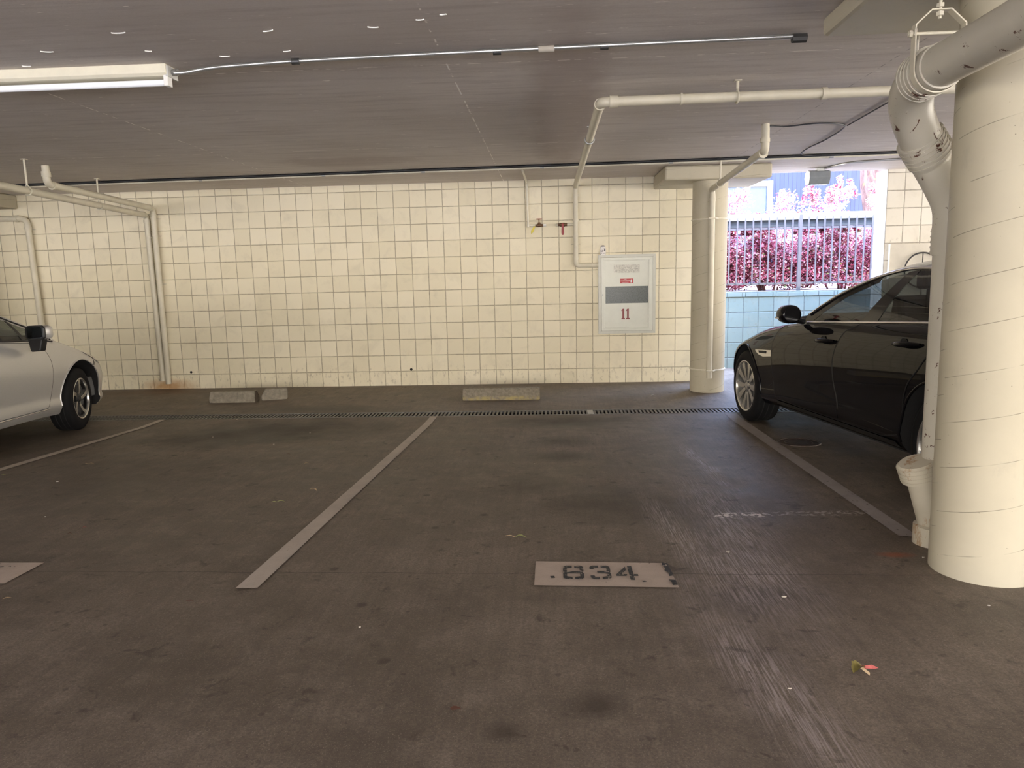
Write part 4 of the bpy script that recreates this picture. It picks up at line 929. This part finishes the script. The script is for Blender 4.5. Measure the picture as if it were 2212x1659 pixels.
def wheel(parent,x,y,side,R_,rim,wd_,style,steer=0.0,name='wheel'):
    t=bpy.data.objects.new(name,None); COL.objects.link(t); t.parent=parent; t.location=(x,y,0); t.rotation_euler=(0,0,steer); t.empty_display_size=0.1
    # build facing +x*side; outer face plane at local x=0
    s=side; w=wd_
    prof=[(rim-0.004,-0.012),(rim+0.012,-0.004),(rim+0.03,0.0),(R_-0.03,-0.010),(R_-0.008,-0.022),(R_,-0.04),(R_,-w+0.03),(R_-0.01,-w+0.01),(rim+0.02,-w),(rim-0.004,-w+0.01)]
    b=B(); b.lathe([(r_,h*s) for r_,h in prof],'x',72)
    for g in (0.3,0.5,0.7): 
        b.lathe([(R_+0.0008,-s*(w*g-0.004)),(R_+0.0008,-s*(w*g+0.004))],'x',72,mi=1)
    b.obj('tyre',['tyre_rubber','arch_liner'],t,smooth=40)
    hm='alloy_black' if style=='swirl' else 'alloy_bright'
    b=B(); b.lathe([(r_,h*s) for r_,h in [(rim-0.002,-0.010),(rim,-0.004),(rim-0.006,-0.002),(rim-0.014,-0.006),(rim-0.020,-0.03),(rim-0.03,-w+0.02),(rim-0.01,-w+0.015)]],'x',72); b.obj('rim_barrel','alloy_bright',t,smooth=40)
    # brake disc and dark back
    b=B().lathe([(0.001,-s*(w*0.62)),(rim-0.03,-s*(w*0.62))],'x',48); b.obj('brake_backing','arch_liner',t)
    B().lathe([(0.001,-s*(w*0.5)),(rim*0.62,-s*(w*0.5)),(rim*0.62,-s*(w*0.5+0.012))],'x',48).obj('brake_disc','brake_steel',t)
    b=B()
    def rot(p,a): return (p[0]*math.cos(a)-p[1]*math.sin(a),p[0]*math.sin(a)+p[1]*math.cos(a))
    def spoke(poly,a,x0,x1,hubx=None):
        P=[rot(p,a) for p in poly]; k=len(P); vs=[]
        for (p,q) in zip(P,poly):
            r_=math.hypot(*q); dep=(-0.012-0.020*max(0,1-r_/rim)**0.8)   # dish toward the hub
            vs.append((s*(dep),p[0],p[1]))
        for (p,q) in zip(P,poly): vs.append((s*(-0.055),p[0]*0.99,p[1]*0.99))
        b.add(vs,[tuple(range(k)),tuple(range(2*k-1,k-1,-1))]+[(i,i+k,(i+1)%k+k,(i+1)%k) for i in range(k)])
    if style=='paired':
        for i in range(5):
            for d in (-1,1):
                a=2*PI*i/5+PI/2
                poly=[(0.05,d*0.004),(0.05,d*0.040),(rim*0.62,d*0.076),(rim-0.010,d*0.120),(rim-0.010,d*0.042),(rim*0.62,d*0.026)]
                if d<0: poly=poly[::-1]
                spoke(poly,a,0,0)
    else:
        for i in range(5):
            a=2*PI*i/5+0.05; poly=[(0.035,-0.016),(rim*0.35,-0.020),(rim*0.65,-0.006),(rim-0.008,0.030),(rim-0.008,0.088),(rim*0.65,0.032),(rim*0.35,0.012),(0.035,0.016)]
            spoke(poly[::-1],a,0,0)
    b.obj('spokes','alloy_bright',t,bevel=0.0)
    if style=='swirl': B().lathe([(rim-0.012,-s*0.018),(rim-0.028,-s*0.024),(rim-0.028,-s*0.05)],'x',60).obj('inner_ring','alloy_black',t,smooth=40)
    b=B().lathe([(0.001,-s*0.018),(0.028,-s*0.018),(0.034,-s*0.024),(0.062,-s*0.034),(0.066,-s*0.06)],'x',36); b.obj('hub',hm if style=='swirl' else 'alloy_bright',t,smooth=40)
    for i in range(5):
        a=2*PI*i/5+PI/2+0.63; c=(0.048*math.cos(a),0.048*math.sin(a))
        B().tube([(-s*0.045,c[0],c[1]),(-s*0.020,c[0],c[1])],0.0085,6).obj('lug_nut','steel_dark',t)
    return t
def cyl(r_,x0,x1,cy,cz=0.0,sy=1.0,sz=1.0,n=64):
    b=B(); b.tube([(x0,0,0),(x1,0,0)],r_,n); b.v=[(x,y*sy+cy,z*sz+cz) for x,y,z in b.v]
    me=b.mesh('cut'); me.materials.append(MATS['arch_liner']); return me
def seat(t,x,y,z,mat='seat_fabric'):
    b=B(); P=[(0.0,0.0),(0.10,-0.02),(0.20,0.45),(0.17,0.62),(0.09,0.62),(0.03,0.42)]
    b.prism([(-(y+0.0)-p[0],z+p[1]) for p in P],x-0.23,x+0.23,'x'); o=b.obj('seat_back',mat,t,bevel=0.03)
    b=B(); b.box(x-0.12,x+0.12,-(y+0.26),-(y+0.16),z+0.66,z+0.83); b.tube([(x-0.05,-(y+0.2),z+0.5),(x-0.05,-(y+0.21),z+0.7)],0.006,6); b.tube([(x+0.05,-(y+0.2),z+0.5),(x+0.05,-(y+0.21),z+0.7)],0.006,6)
    b.obj('headrest',mat,t,bevel=0.02)

# ---------------- black sedan
yaw=0.104
D=dict(nose=-0.84,tail=3.99,
 edge=([-0.84,-0.70,-0.40,-0.04,0.236,0.49,0.865,1.20,1.70,2.05,2.46,2.80,3.2,3.6,3.99],[0.14,0.28,0.375,0.455,0.520,0.567,0.612,0.636,0.655,0.668,0.682,0.693,0.700,0.690,0.650]),
 centre=([-0.84,-0.70,-0.34,-0.01,0.27,0.55,0.9,1.1,3.2,3.45,3.7,3.99],[0.20,0.40,0.51,0.57,0.62,0.655,0.62,0.60,0.60,0.70,0.72,0.70]),
 plan=([-0.84,-0.78,-0.65,-0.45,-0.2,0.1,0.6,1.2,2.2,2.9,3.3,3.7,3.99],[0.45,0.60,0.74,0.84,0.895,0.920,0.928,0.930,0.932,0.935,0.925,0.88,0.76]),
 sill=([-0.84,-0.4,0.5,0.734,1.172,1.754,2.43,3.4,3.99],[-0.10,-0.13,-0.10,-0.085,-0.08,-0.08,-0.08,-0.08,-0.02]),
 inset=([0,0.05,0.14,0.20,0.27,0.45,0.62,0.78,0.87,0.92,0.96,1.0],[0.075,0.045,0.018,0.020,0.022,0.006,0.0,0.006,0.020,0.030,0.050,0.085]),
 tumble=([0,0.10,0.20,0.30,0.36,0.40],[0.0,0.035,0.085,0.150,0.200,0.25]))
car=Car(D)
r0=Vector((5.152,-2.189,0)); nrm=Vector((-math.cos(yaw),-math.sin(yaw),0)); 
# side plane lies 0.03 outside the wheel face
ctr=r0+nrm*0.03-nrm*0.932
pitch=-math.atan(0.0255)
cz=zf(-2.19)+0.332
bs=thing('black_sedan','black four-door sedan parked nose to the wall behind the near column','car',(ctr.x,ctr.y,cz)); 
bs.rotation_euler=(pitch,0,yaw)
R_=0.332; WB=2.90
me=boolean_cut(car.body_mesh(),[cyl(0.395,-1.1,-0.60,0.0),cyl(0.395,0.60,1.1,0.0),cyl(0.39,-1.1,-0.60,-WB),cyl(0.39,0.60,1.1,-WB)],'black_paint')
body=link('body_shell',me,[],bs,smooth=35)
for s in (-1,1):
    # wheels
    wheel(bs,s*0.902,0.0,s,R_,0.240,0.235,'paired',name='front_wheel'); wheel(bs,s*0.905,-WB,s,R_,0.240,0.245,'paired',name='rear_wheel')
    # arch lips
    for yc,rr,nm in ((0.0,0.397,'front_arch_lip'),(-WB,0.392,'rear_arch_lip')):
        pts=[]
        for k in range(29):
            a=-0.18+ (PI+0.36)*k/28; x=-yc+rr*math.cos(a); z=rr*math.sin(a)
            if z<car.sill(x)+0.04: continue
            pts.append((s*(car.W(x,z)+0.001),-x,z))
        B().tube(pts,0.008,8).obj(nm,'black_paint',bs,smooth=60)
    # doors
    fd=seg([(0.76,0.595),(0.735,0.56),(0.682,0.45),(0.680,0.25),(0.700,0.05),(0.755,-0.015)],4)+[(1.20,-0.02),(1.765,-0.02)]+seg([(1.765,0.075),(1.723,0.259),(1.718,0.421),(1.797,0.581),(1.90,0.640)],4)
    fd=[p for p in fd]+[(1.5,car.edge(1.5)-0.008),(1.2,car.edge(1.2)-0.008),(0.95,car.edge(0.95)-0.01)]
    rd=[(1.775,-0.02),(2.30,-0.02),(2.50,0.02)]+seg([(2.535,0.17),(2.589,0.322),(2.688,0.427),(2.794,0.553),(2.86,0.67)],4)+[(2.5,car.edge(2.5)-0.008),(2.2,car.edge(2.2)-0.008),(1.93,car.edge(1.93)-0.008)]+seg([(1.91,0.640),(1.807,0.581),(1.728,0.421),(1.733,0.259),(1.775,0.075)],4)
    for nm,poly in (('front_door',fd),('rear_door',rd)):
        d_=link(nm,car.patch(poly,car.W,0.004,s),'black_paint',bs,smooth=30)
        tag(car.curve(poly,car.W,0.0015,s,0.0035,6,closed=True).obj('door_gap','seam_dark',d_,smooth=60))
        hx,hz=((1.455,0.522) if nm=='front_door' else (2.43,0.563))
        b=B(); wv_=car.W(hx+0.13,hz)
        hp=[(s*(wv_+0.012+0.030*math.sin(PI*k/10)),-(hx+0.27*k/10),hz+0.012*k/10) for k in range(11)]
        b.tube(hp,[0.008+0.009*math.sin(PI*k/10) for k in range(11)],10); b.v=[(x,y,z) for x,y,z in b.v]
        h_=b.obj('door_handle','black_paint',d_,smooth=60)
        B().lathe([(0.001,0.003),(0.036,0.003),(0.042,0.0)],'x',20,c=(s*(wv_+0.003),-(hx+0.10),hz-0.002)).obj('handle_recess','seam_dark',d_)
    # belt chrome and roof trim
    car.curve([(1.13,car.edge(1.13)+0.004)]+[(x,car.edge(x)+0.004) for x in (1.4,1.7,2.0,2.4,2.8,3.1)],car.Wg,0.010,s,0.010,8).obj('belt_trim','chrome',bs,smooth=60)
    top=seg([(1.12,0.70),(1.30,0.785),(1.477,0.862),(1.785,0.955),(2.061,1.002),(2.262,1.010),(2.493,0.996),(2.70,0.965),(2.95,0.90),(3.15,0.80),(3.22,0.72)],4)
    car.curve(top,car.Wg,0.006,s,0.011,8).obj('roof_trim','chrome',bs,smooth=60)
    # glass
    gf=[(1.21,0.655)]+seg([(1.20,0.668),(1.325,0.732),(1.58,0.850),(1.88,0.940),(2.15,0.985)],3)+[(2.165,0.985),(1.90,0.672)]
    gr=[(2.066,0.680),(2.245,0.995)]+seg([(2.30,0.998),(2.49,0.985),(2.70,0.955),(2.90,0.90),(3.02,0.83)],3)+[(3.06,0.705)]
    link('front_side_window',car.patch(gf,car.Wg,-0.002,s),'tinted_glass',bs,smooth=True)
    link('rear_side_window',car.patch(gr,car.Wg,-0.002,s),'tinted_glass',bs,smooth=True)
    link('b_pillar',car.patch([(1.885,0.668),(2.150,0.990),(2.262,1.0),(2.082,0.672)],car.Wg,0.001,s),'gloss_black',bs,smooth=True)
    link('c_pillar',car.patch([(3.06,0.70),(3.02,0.83),(2.93,0.89),(3.02,0.90),(3.20,0.81),(3.30,0.705)],car.Wg,0.001,s),'black_paint',bs,smooth=True)
    link('a_pillar',car.patch([(1.04,0.63),(1.07,0.70),(1.30,0.80),(1.477,0.875),(1.785,0.965),(1.88,0.985),(1.88,0.93),(1.58,0.840),(1.325,0.722),(1.19,0.650),(1.21,0.648)],car.Wg,0.0,s),'black_paint',bs,smooth=True)
    # mirror
    mo=bpy.data.objects.new('door_mirror',None); COL.objects.link(mo); mo.parent=bs; mo.location=(s*1.00,-1.13,0.703)
    b=B(); b.lathe([(0.001,-0.10),(0.045,-0.085),(0.066,-0.04),(0.070,0.02),(0.067,0.075),(0.060,0.083),(0.001,0.083)],'y',24)
    b.v=[(x*1.12,-y,z*(1.08 if z>0 else 1.0)) for x,y,z in b.v]; b.obj('mirror_housing','black_paint',mo,smooth=50)
    b=B().lathe([(0.001,-0.084),(0.056,-0.084)],'y',24); b.v=[(x*1.12,y,z) for x,y,z in b.v]; b.obj('mirror_glass','gloss_black',mo)  # dark reflection painted in: plain black instead of a mirroring surface
    b=B().tube([(-s*0.03,0.0,-0.03),(-s*0.14,0.02,-0.060)],[0.030,0.022],12); b.obj('mirror_arm','black_plastic',mo,smooth=50)
    B().box(min(s*0.066,s*0.079),max(s*0.066,s*0.079),0.0,0.05,-0.03,-0.018).obj('indicator','lamp_lens',mo)
    # fender vent
    vp=[(0.318,0.368),(0.668,0.388),(0.672,0.336),(0.50,0.320),(0.40,0.332),(0.335,0.352)]
    v_=link('fender_vent',car.patch(vp,car.W,0.006,s),'chrome',bs,smooth=True); link('vent_slot',car.patch([(0.40,0.366),(0.57,0.374),(0.57,0.352),(0.42,0.346)],car.W,0.009,s),'seam_dark',v_)
    # sill crease
    car.curve(seg([(0.60,0.075),(0.68,0.110),(0.80,0.118),(1.1,0.105),(1.75,0.060),(2.45,0.03)],4),car.W,-0.001,s,0.0045,6).obj('sill_crease','black_paint',bs,smooth=60)
    link('rocker_panel',car.patch([(0.70,-0.065),(2.48,-0.065),(2.45,-0.03),(0.74,-0.03)],car.W,0.006,s),'black_plastic',bs)
# roof, windshield, rear glass as one curved sheet split by station
def sheet(car,x0,x1,railz,cz_,mat,name,parent,railw=None,nx=16,nw=12,off=0.0):
    b=B(); vs=[];fs=[]
    for i in range(nx+1):
        x=x0+(x1-x0)*i/nx; zr=ci(x,*railz); zc=ci(x,*cz_); w=car.Wg(x,zr) if railw is None else ci(x,*railw)
        for j in range(-nw,nw+1):
            u=j/nw; vs.append((u*w,-x,zr+(zc-zr)*(1-abs(u)**2.4)+off))
    k=2*nw+1
    for i in range(nx):
        for j in range(k-1): fs.append((i*k+j,i*k+j+1,(i+1)*k+j+1,(i+1)*k+j))
    return b.add(vs,fs).obj(name,mat,parent,smooth=60,fix=False)
rail=([0.95,1.12,1.30,1.477,1.785,2.061,2.262,2.493,2.70,2.95,3.15,3.30],[0.62,0.712,0.80,0.878,0.968,1.012,1.020,1.006,0.975,0.91,0.82,0.72])
cent=([0.62,0.95,1.20,1.45,1.70,1.95,2.2,2.5,2.8,3.1,3.4,3.55],[0.66,0.845,0.955,1.03,1.075,1.095,1.098,1.088,1.06,0.99,0.85,0.74])
# windshield with swept base
b=B(); vs=[];fs=[];nx,nw=14,12
for i in range(nx+1):
    u_=i/nx
    for j in range(-nw,nw+1):
        q=j/nw; xe=1.05+(1.62-1.05)*u_; xc=0.62+(1.60-0.62)*u_; x=xc+(xe-xc)*abs(q)**2.2
        zr=ci(xe,*rail); zc=ci(xc,*cent); w=car.Wg(xe,zr); vs.append((q*w,-x,zr+(zc-zr)*(1-abs(q)**2.4)))
k=2*nw+1
for i in range(nx):
    for j in range(k-1): fs.append((i*k+j,i*k+j+1,(i+1)*k+j+1,(i+1)*k+j))
b.add(vs,fs).obj('windshield','tinted_glass',bs,smooth=60,fix=False)
sheet(car,1.60,2.95,rail,cent,'black_paint','roof',bs)
sheet(car,2.95,3.30,rail,cent,'tinted_glass','rear_window',bs)
B().prism([(-0.62,0.60),(-1.35,0.60),(-1.30,0.665),(-1.0,0.70),(-0.66,0.665)],-0.70,0.70,'x').obj('dashboard','seat_fabric',bs,bevel=0.02)
B().tube([(0.36*-1+0.18*math.cos(a),-1.42-0.05*math.sin(a),0.63+0.18*math.sin(a)) for a in [2*PI*k/24 for k in range(25)]],0.014,8).obj('steering_wheel','black_plastic',bs,smooth=60)
for x in (-0.38,0.38): seat(bs,x,1.78,0.16+0.06); 
seat(bs,-0.38,2.62,0.18); seat(bs,0.38,2.62,0.18)
B().prism([(0.60,0.10),(0.82,0.02),(0.82,-0.06),(0.60,-0.08)],-0.55,0.55,'x').obj('front_grille','black_plastic',bs)
B().box(-0.78,0.78,-3.85,0.6,-0.12,-0.05).obj('underbody','arch_liner',bs)

# ---------------- silver car
yaw2=0.08
D2=dict(nose=-0.86,tail=3.55,
 edge=([-0.86,-0.78,-0.60,-0.40,-0.184,-0.024,0.117,0.387,0.60,0.90,1.3,2.0,2.8,3.55],[0.20,0.28,0.345,0.395,0.450,0.500,0.535,0.585,0.600,0.612,0.640,0.680,0.70,0.66]),
 centre=([-0.86,-0.78,-0.5,-0.2,0.1,0.28,0.5,0.7,2.6,2.9,3.2,3.55],[0.24,0.36,0.52,0.62,0.70,0.73,0.62,0.58,0.58,0.72,0.74,0.72]),
 plan=([-0.86,-0.80,-0.68,-0.5,-0.3,0.0,0.4,1.0,2.2,3.0,3.55],[0.42,0.56,0.69,0.79,0.845,0.868,0.875,0.878,0.878,0.865,0.74]),
 sill=([-0.86,-0.5,0.3,0.6,1.2,2.0,2.9,3.55],[-0.08,-0.11,-0.10,-0.09,-0.09,-0.09,-0.08,-0.02]),
 inset=([0,0.06,0.14,0.18,0.24,0.45,0.65,0.80,0.90,1.0],[0.060,0.030,0.012,0.022,0.024,0.010,0.0,0.010,0.030,0.075]),
 tumble=([0,0.10,0.20,0.30,0.40,0.50],[0.0,0.030,0.075,0.135,0.20,0.28]))
c2=Car(D2)
wc=Vector((-1.28,-2.25,0)); n2=Vector((math.cos(yaw2),math.sin(yaw2),0)); ct2=wc+n2*0.03-n2*0.878
ss=thing('silver_car','silver compact car parked at the left edge of the view','car',(ct2.x,ct2.y,zf(-2.25)+0.308)); ss.rotation_euler=(pitch,0,yaw2)
WB2=2.62
me=boolean_cut(c2.body_mesh(),[cyl(0.372,-1.1,-0.48,0.02,0.01),cyl(0.372,0.48,1.1,0.02,0.01),cyl(0.37,-1.1,-0.55,-WB2),cyl(0.37,0.55,1.1,-WB2)],'silver_paint')
link('body_shell',me,[],ss,smooth=35)
for s in (-1,1):
    wheel(ss,s*(0.848),0.0,s,0.308,0.202,0.205,'swirl',steer=0.17,name='front_wheel'); wheel(ss,s*0.848,-WB2,s,0.308,0.202,0.205,'swirl',name='rear_wheel')
    for yc,zc_,rr in ((0.02,0.01,0.374),(-WB2,0.0,0.372)):
        pts=[]
        for k in range(29):
            a=-0.2+(PI+0.4)*k/28; x=-yc+rr*math.cos(a); z=zc_+rr*math.sin(a)
            if z<c2.sill(x)+0.05: continue
            pts.append((s*(c2.W(x,z)+0.000),-x,z))
        B().tube(pts,0.007,8).obj('arch_lip','silver_paint',ss,smooth=60)
    fd=seg([(0.62,0.585),(0.54,0.530),(0.485,0.435),(0.468,0.31),(0.480,0.179),(0.518,0.055),(0.580,-0.008)],4)+[(0.9,-0.012),(1.50,-0.012),(1.56,0.10),(1.58,0.5),(1.60,c2.edge(1.6)-0.008),(1.2,c2.edge(1.2)-0.008),(0.9,c2.edge(0.9)-0.008)]
    rd=[(1.57,-0.012),(2.05,-0.012),(2.15,0.10),(2.25,0.34),(2.42,0.55),(2.45,c2.edge(2.45)-0.008),(2.0,c2.edge(2.0)-0.008),(1.61,c2.edge(1.61)-0.008),(1.59,0.5),(1.57,0.10)]
    for nm,poly in (('front_door',fd),('rear_door',rd)):
        d_=link(nm,c2.patch(poly,c2.W,0.004,s),'silver_paint',ss,smooth=30); c2.curve(poly,c2.W,0.0015,s,0.0035,6,closed=True).obj('door_gap','seam_dark',d_,smooth=60)
        hx=1.30 if nm=='front_door' else 2.05; wv_=c2.W(hx+0.1,0.5)
        B().tube([(s*(wv_+0.010+0.025*math.sin(PI*k/8)),-(hx+0.20*k/8),0.50) for k in range(9)],0.011,10).obj('door_handle','silver_paint',d_,smooth=60)
    top=seg([(0.31,0.600),(0.515,0.700),(0.771,0.790),(0.979,0.870),(1.30,0.965),(1.7,1.01),(2.1,1.0),(2.5,0.90),(2.8,0.74)],4)
    c2.curve(top,c2.Wg,0.004,s,0.007,8).obj('drip_rail','black_plastic',ss,smooth=60)
    c2.curve([(0.30,c2.edge(0.3)+0.010)]+[(x,c2.edge(x)+0.006) for x in (0.45,0.6,0.9,1.3,1.8,2.4)],c2.Wg,0.008,s,0.008,8).obj('belt_seal','black_plastic',ss,smooth=60)
    link('quarter_window',c2.patch([(0.36,0.602),(0.50,0.675),(0.71,0.755),(0.80,0.785),(0.66,0.610)],c2.Wg,-0.002,s),'clear_glass',ss,smooth=True)
    link('front_side_window',c2.patch([(0.70,0.612),(0.835,0.79),(0.979,0.850),(1.30,0.945),(1.52,0.98),(1.55,0.655)],c2.Wg,-0.002,s),'clear_glass',ss,smooth=True)
    link('rear_side_window',c2.patch([(1.64,0.66),(1.62,0.985),(1.9,0.99),(2.2,0.96),(2.48,0.87),(2.6,0.70)],c2.Wg,-0.002,s),'clear_glass',ss,smooth=True)
    link('window_divider',c2.patch([(0.655,0.608),(0.795,0.785),(0.842,0.800),(0.705,0.608)],c2.Wg,0.003,s),'black_plastic',ss,smooth=True)
    link('b_pillar',c2.patch([(1.54,0.655),(1.51,0.985),(1.63,0.995),(1.65,0.655)],c2.Wg,0.003,s),'black_plastic',ss,smooth=True)
    link('a_pillar',c2.patch([(0.22,0.585),(0.31,0.625),(0.515,0.720),(0.771,0.815),(0.979,0.895),(1.30,0.985),(1.52,1.02),(1.52,0.97),(1.30,0.940),(0.979,0.845),(0.80,0.780),(0.50,0.672),(0.33,0.598)],c2.Wg,0.0,s),'silver_paint',ss,smooth=True)
    mo=bpy.data.objects.new('door_mirror',None); COL.objects.link(mo); mo.parent=ss; mo.location=(s*0.985,-0.80,0.685); mo.rotation_euler=(0,0,-s*0.12)
    b=B().box(-0.090,0.095,-0.025,0.080,-0.058,0.062); b.obj('mirror_housing','silver_paint',mo,bevel=0.036,smooth=40)
    b=B().prism([(-0.085,-0.045),(-0.06,-0.060),(0.07,-0.062),(0.09,-0.04),(0.092,0.04),(0.07,0.064),(-0.06,0.062),(-0.088,0.04)],-0.045,-0.022,'y'); b.obj('mirror_surround','black_plastic',mo,bevel=0.008)
    B().prism([(-0.062,-0.04),(-0.05,-0.048),(0.06,-0.048),(0.074,-0.034),(0.076,0.034),(0.06,0.05),(-0.05,0.05),(-0.066,0.034)],-0.048,-0.044,'y').obj('mirror_glass','mirror_glass',mo)
    B().prism([(-0.09*1,-0.05),(0.05,-0.05),(0.02,-0.16),(-0.07,-0.165)] if s>0 else [(-0.05,-0.05),(0.09,-0.05),(0.07,-0.165),(-0.02,-0.16)],-0.02,0.05,'y').obj('mirror_arm','black_plastic',mo,bevel=0.01)
    # headlamp and bumper seam
    link('headlamp',c2.patch([(-0.19,0.435),(-0.33,0.375),(-0.48,0.30),(-0.60,0.33),(-0.44,0.378),(-0.30,0.415)],c2.W,0.006,s),'lamp_lens',ss,smooth=True)
    c2.curve([(-0.185,0.440),(-0.335,0.375),(-0.30,0.330),(-0.255,0.285)],c2.W,0.001,s,0.004,6).obj('bumper_seam','seam_dark',ss,smooth=60)
    B().box(min(s*0.62,s*0.76),max(s*0.62,s*0.76),0.24,0.40,-0.02,0.18).obj('splash_shield','underbody_grey',ss,bevel=0.01)
    c2.curve([(0.55,-0.018),(1.0,-0.025),(1.6,-0.025),(2.2,-0.018)],c2.W,0.003,s,0.005,6).obj('sill_line','chrome',ss,smooth=60)
rail2=([0.20,0.31,0.515,0.771,0.979,1.30,1.7,2.1,2.5,2.8],[0.59,0.625,0.720,0.812,0.888,0.980,1.025,1.015,0.915,0.74])
cent2=([0.10,0.31,0.515,0.771,0.979,1.30,1.7,2.1,2.5,2.9],[0.66,0.76,0.86,0.96,1.03,1.09,1.11,1.09,1.02,0.76])
b=B(); vs=[];fs=[]
for i in range(nx+1):
    u_=i/nx
    for j in range(-nw,nw+1):
        q=j/nw; xe=0.26+(1.20-0.26)*u_; xc=0.02+(1.12-0.02)*u_; x=xc+(xe-xc)*abs(q)**2.2
        zr=ci(xe,*rail2); zc=ci(xc,*cent2) if xc>0.1 else 0.64; w=c2.Wg(xe,zr); vs.append((q*w,-x,zr+(zc-zr)*(1-abs(q)**2.4)))
k=2*nw+1
for i in range(nx):
    for j in range(k-1): fs.append((i*k+j,i*k+j+1,(i+1)*k+j+1,(i+1)*k+j))
b.add(vs,fs).obj('windshield','clear_glass',ss,smooth=60,fix=False)
sheet(c2,1.15,2.3,rail2,cent2,'silver_paint','roof',ss); sheet(c2,2.3,2.8,rail2,cent2,'clear_glass','rear_window',ss)
for x in (-0.36,0.36): seat(ss,x,1.15,0.16)
seat(ss,-0.36,2.0,0.16); seat(ss,0.36,2.0,0.16)
B().prism([(-0.15,0.56),(-0.85,0.56),(-0.80,0.62),(-0.45,0.65)],-0.68,0.68,'x').obj('dashboard','seat_fabric',ss,bevel=0.02)
B().tube([(-0.36+0.18*math.cos(a),-0.95-0.06*math.sin(a),0.60+0.18*math.sin(a)) for a in [2*PI*k/24 for k in range(25)]],0.013,8).obj('steering_wheel','black_plastic',ss,smooth=60)
B().box(-0.6,0.6,-3.4,0.4,-0.13,-0.06).obj('underbody','arch_liner',ss)

# ------------------------------------------------------------ fallen leaves and crumbs
def leaf(label,x,y,L_,rz,mat,stem=0.0,curl=0.25,stemmat=None,wide=0.45,name='fallen_leaf'):
    t=thing(name,label,'leaf',(x,y,zf(y)+0.004),rz); n_=10; vs=[];fs=[]
    for i in range(n_+1):
        u=i/n_; w=L_*wide*math.sin(PI*u**0.8)**0.8*(1-0.35*u)*(1+0.12*math.sin(i*2.6))
        zz=L_*curl*0.5*math.sin(PI*u)+0.002
        vs+=[(L_*(u-0.5),-w/2,zz*0.5+abs(w)*curl*0.5),(L_*(u-0.5),0,zz*0.6),(L_*(u-0.5),w/2,zz*0.5+abs(w)*curl*0.5)]
    for i in range(n_):
        for j in range(2): fs.append((i*3+j,i*3+j+1,i*3+j+4,i*3+j+3))
    B().add(vs,fs).obj('blade',mat,t,smooth=True,fix=False)
    if stem: B().tube([(-L_*0.5,0,0.003),(-L_*0.5-stem*0.5,stem*0.12,0.008),(-L_*0.5-stem,stem*0.05,0.004)],0.0013,6).obj('stem',stemmat or mat,t)
    return t
leaf('curled pale green leaf with a long stem beyond the number 834',3.165,-5.512,0.062,-0.15,'leaf_green',0.050,0.45,'leaf_tan')
t=leaf('crumpled olive and red leaf alone in the right foreground',4.300,-6.800,0.055,0.5,'leaf_olive',0.0,0.9,None,0.8)
B().add([(0.0,-0.004,0.012),(0.050,-0.018,0.004),(0.062,-0.022,0.006),(0.052,-0.006,0.012),(0.0,0.006,0.016)],[(0,1,2,3,4)]).obj('red_lobe','leaf_red',t,fix=False)
B().add([(-0.004,-0.004,0.016),(0.004,-0.036,0.003),(0.012,-0.030,0.008),(0.008,0.0,0.018)],[(0,1,2,3)]).obj('pale_lobe','leaf_tan',t,fix=False)
leaf('small dry green leaf left of the bold bay line, the lower of two',1.677,-4.854,0.050,0.2,'leaf_green',0.03,0.5)
leaf('small dry tan leaf left of the bold bay line, the upper of two',1.801,-4.597,0.050,-0.6,'leaf_tan',0.02,0.6)
leaf('dark brown round leaf near the bottom middle of the floor',3.03,-7.032,0.034,0.1,'leaf_brown',0,0.15,None,0.7)
leaf('reddish brown leaf in the lower left floor below the bold line',1.832,-6.276,0.034,0.1,'leaf_brown',0,0.2)
leaf('tiny red scrap in the left empty bay',0.757,-5.332,0.024,0.4,'leaf_red',0,0.6)
leaf('tiny black curled leaf beside the red scrap in the left bay',0.740,-5.43,0.024,0.2,'leaf_brown',0,0.6)
leaf('brown leaf below the cut-off number patch at the left edge',1.035,-6.256,0.034,0.4,'leaf_tan',0,0.3)
leaf('green leaf beside the bay line at the far left edge',-0.654,-4.129,0.042,0.1,'leaf_green',0,0.3)
leaf('thin tan leaf on the floor behind the silver car wheel line',-0.208,-3.801,0.055,0.0,'leaf_tan',0.02,0.5,None,0.25)
leaf('pale crumpled scrap on the floor before the far column',4.479,-0.946,0.060,0.1,'chip_white',0,0.5)
leaf('brown leaf in the middle of the left bay near the oil stain',1.234,-3.524,0.040,0.0,'leaf_brown',0,0.4)
leaf('tan leaf just left of the bold bay line near its middle',1.491,-3.848,0.040,0.3,'leaf_tan',0,0.4)
chips=[(4.149,-5.716,0.012),(5.008,-5.791,0.010),(4.247,-6.222,0.014),(4.995,-6.30,0.012),(0.379,-5.119,0.010),(-0.116,-4.313,0.012),(0.95,-3.1,0.010),(0.55,-2.95,0.012),(1.1,-2.6,0.010),(0.1,-1.9,0.014),(4.35,-3.6,0.012),(3.2,-3.9,0.008),(1.98,-5.95,0.008),(2.6,-6.5,0.008),(0.25,-2.75,0.010),(4.05,-6.9,0.008)]
for i,(x,y,r_) in enumerate(chips):
    rg=random.Random(i); P=[(r_*0.55*rg.uniform(0.6,1.5)*math.cos(a),r_*0.55*rg.uniform(0.3,0.9)*math.sin(a)) for a in [2*PI*k/7 for k in range(7)]]
    o=B().prism(P,0,0.003,'z').obj('paper_crumb','chip_white',loc=(x,y,zf(y)+0.001)); tag(o,'tiny whitish crumb lying on the concrete floor','crumb','whitish crumbs on the floor')
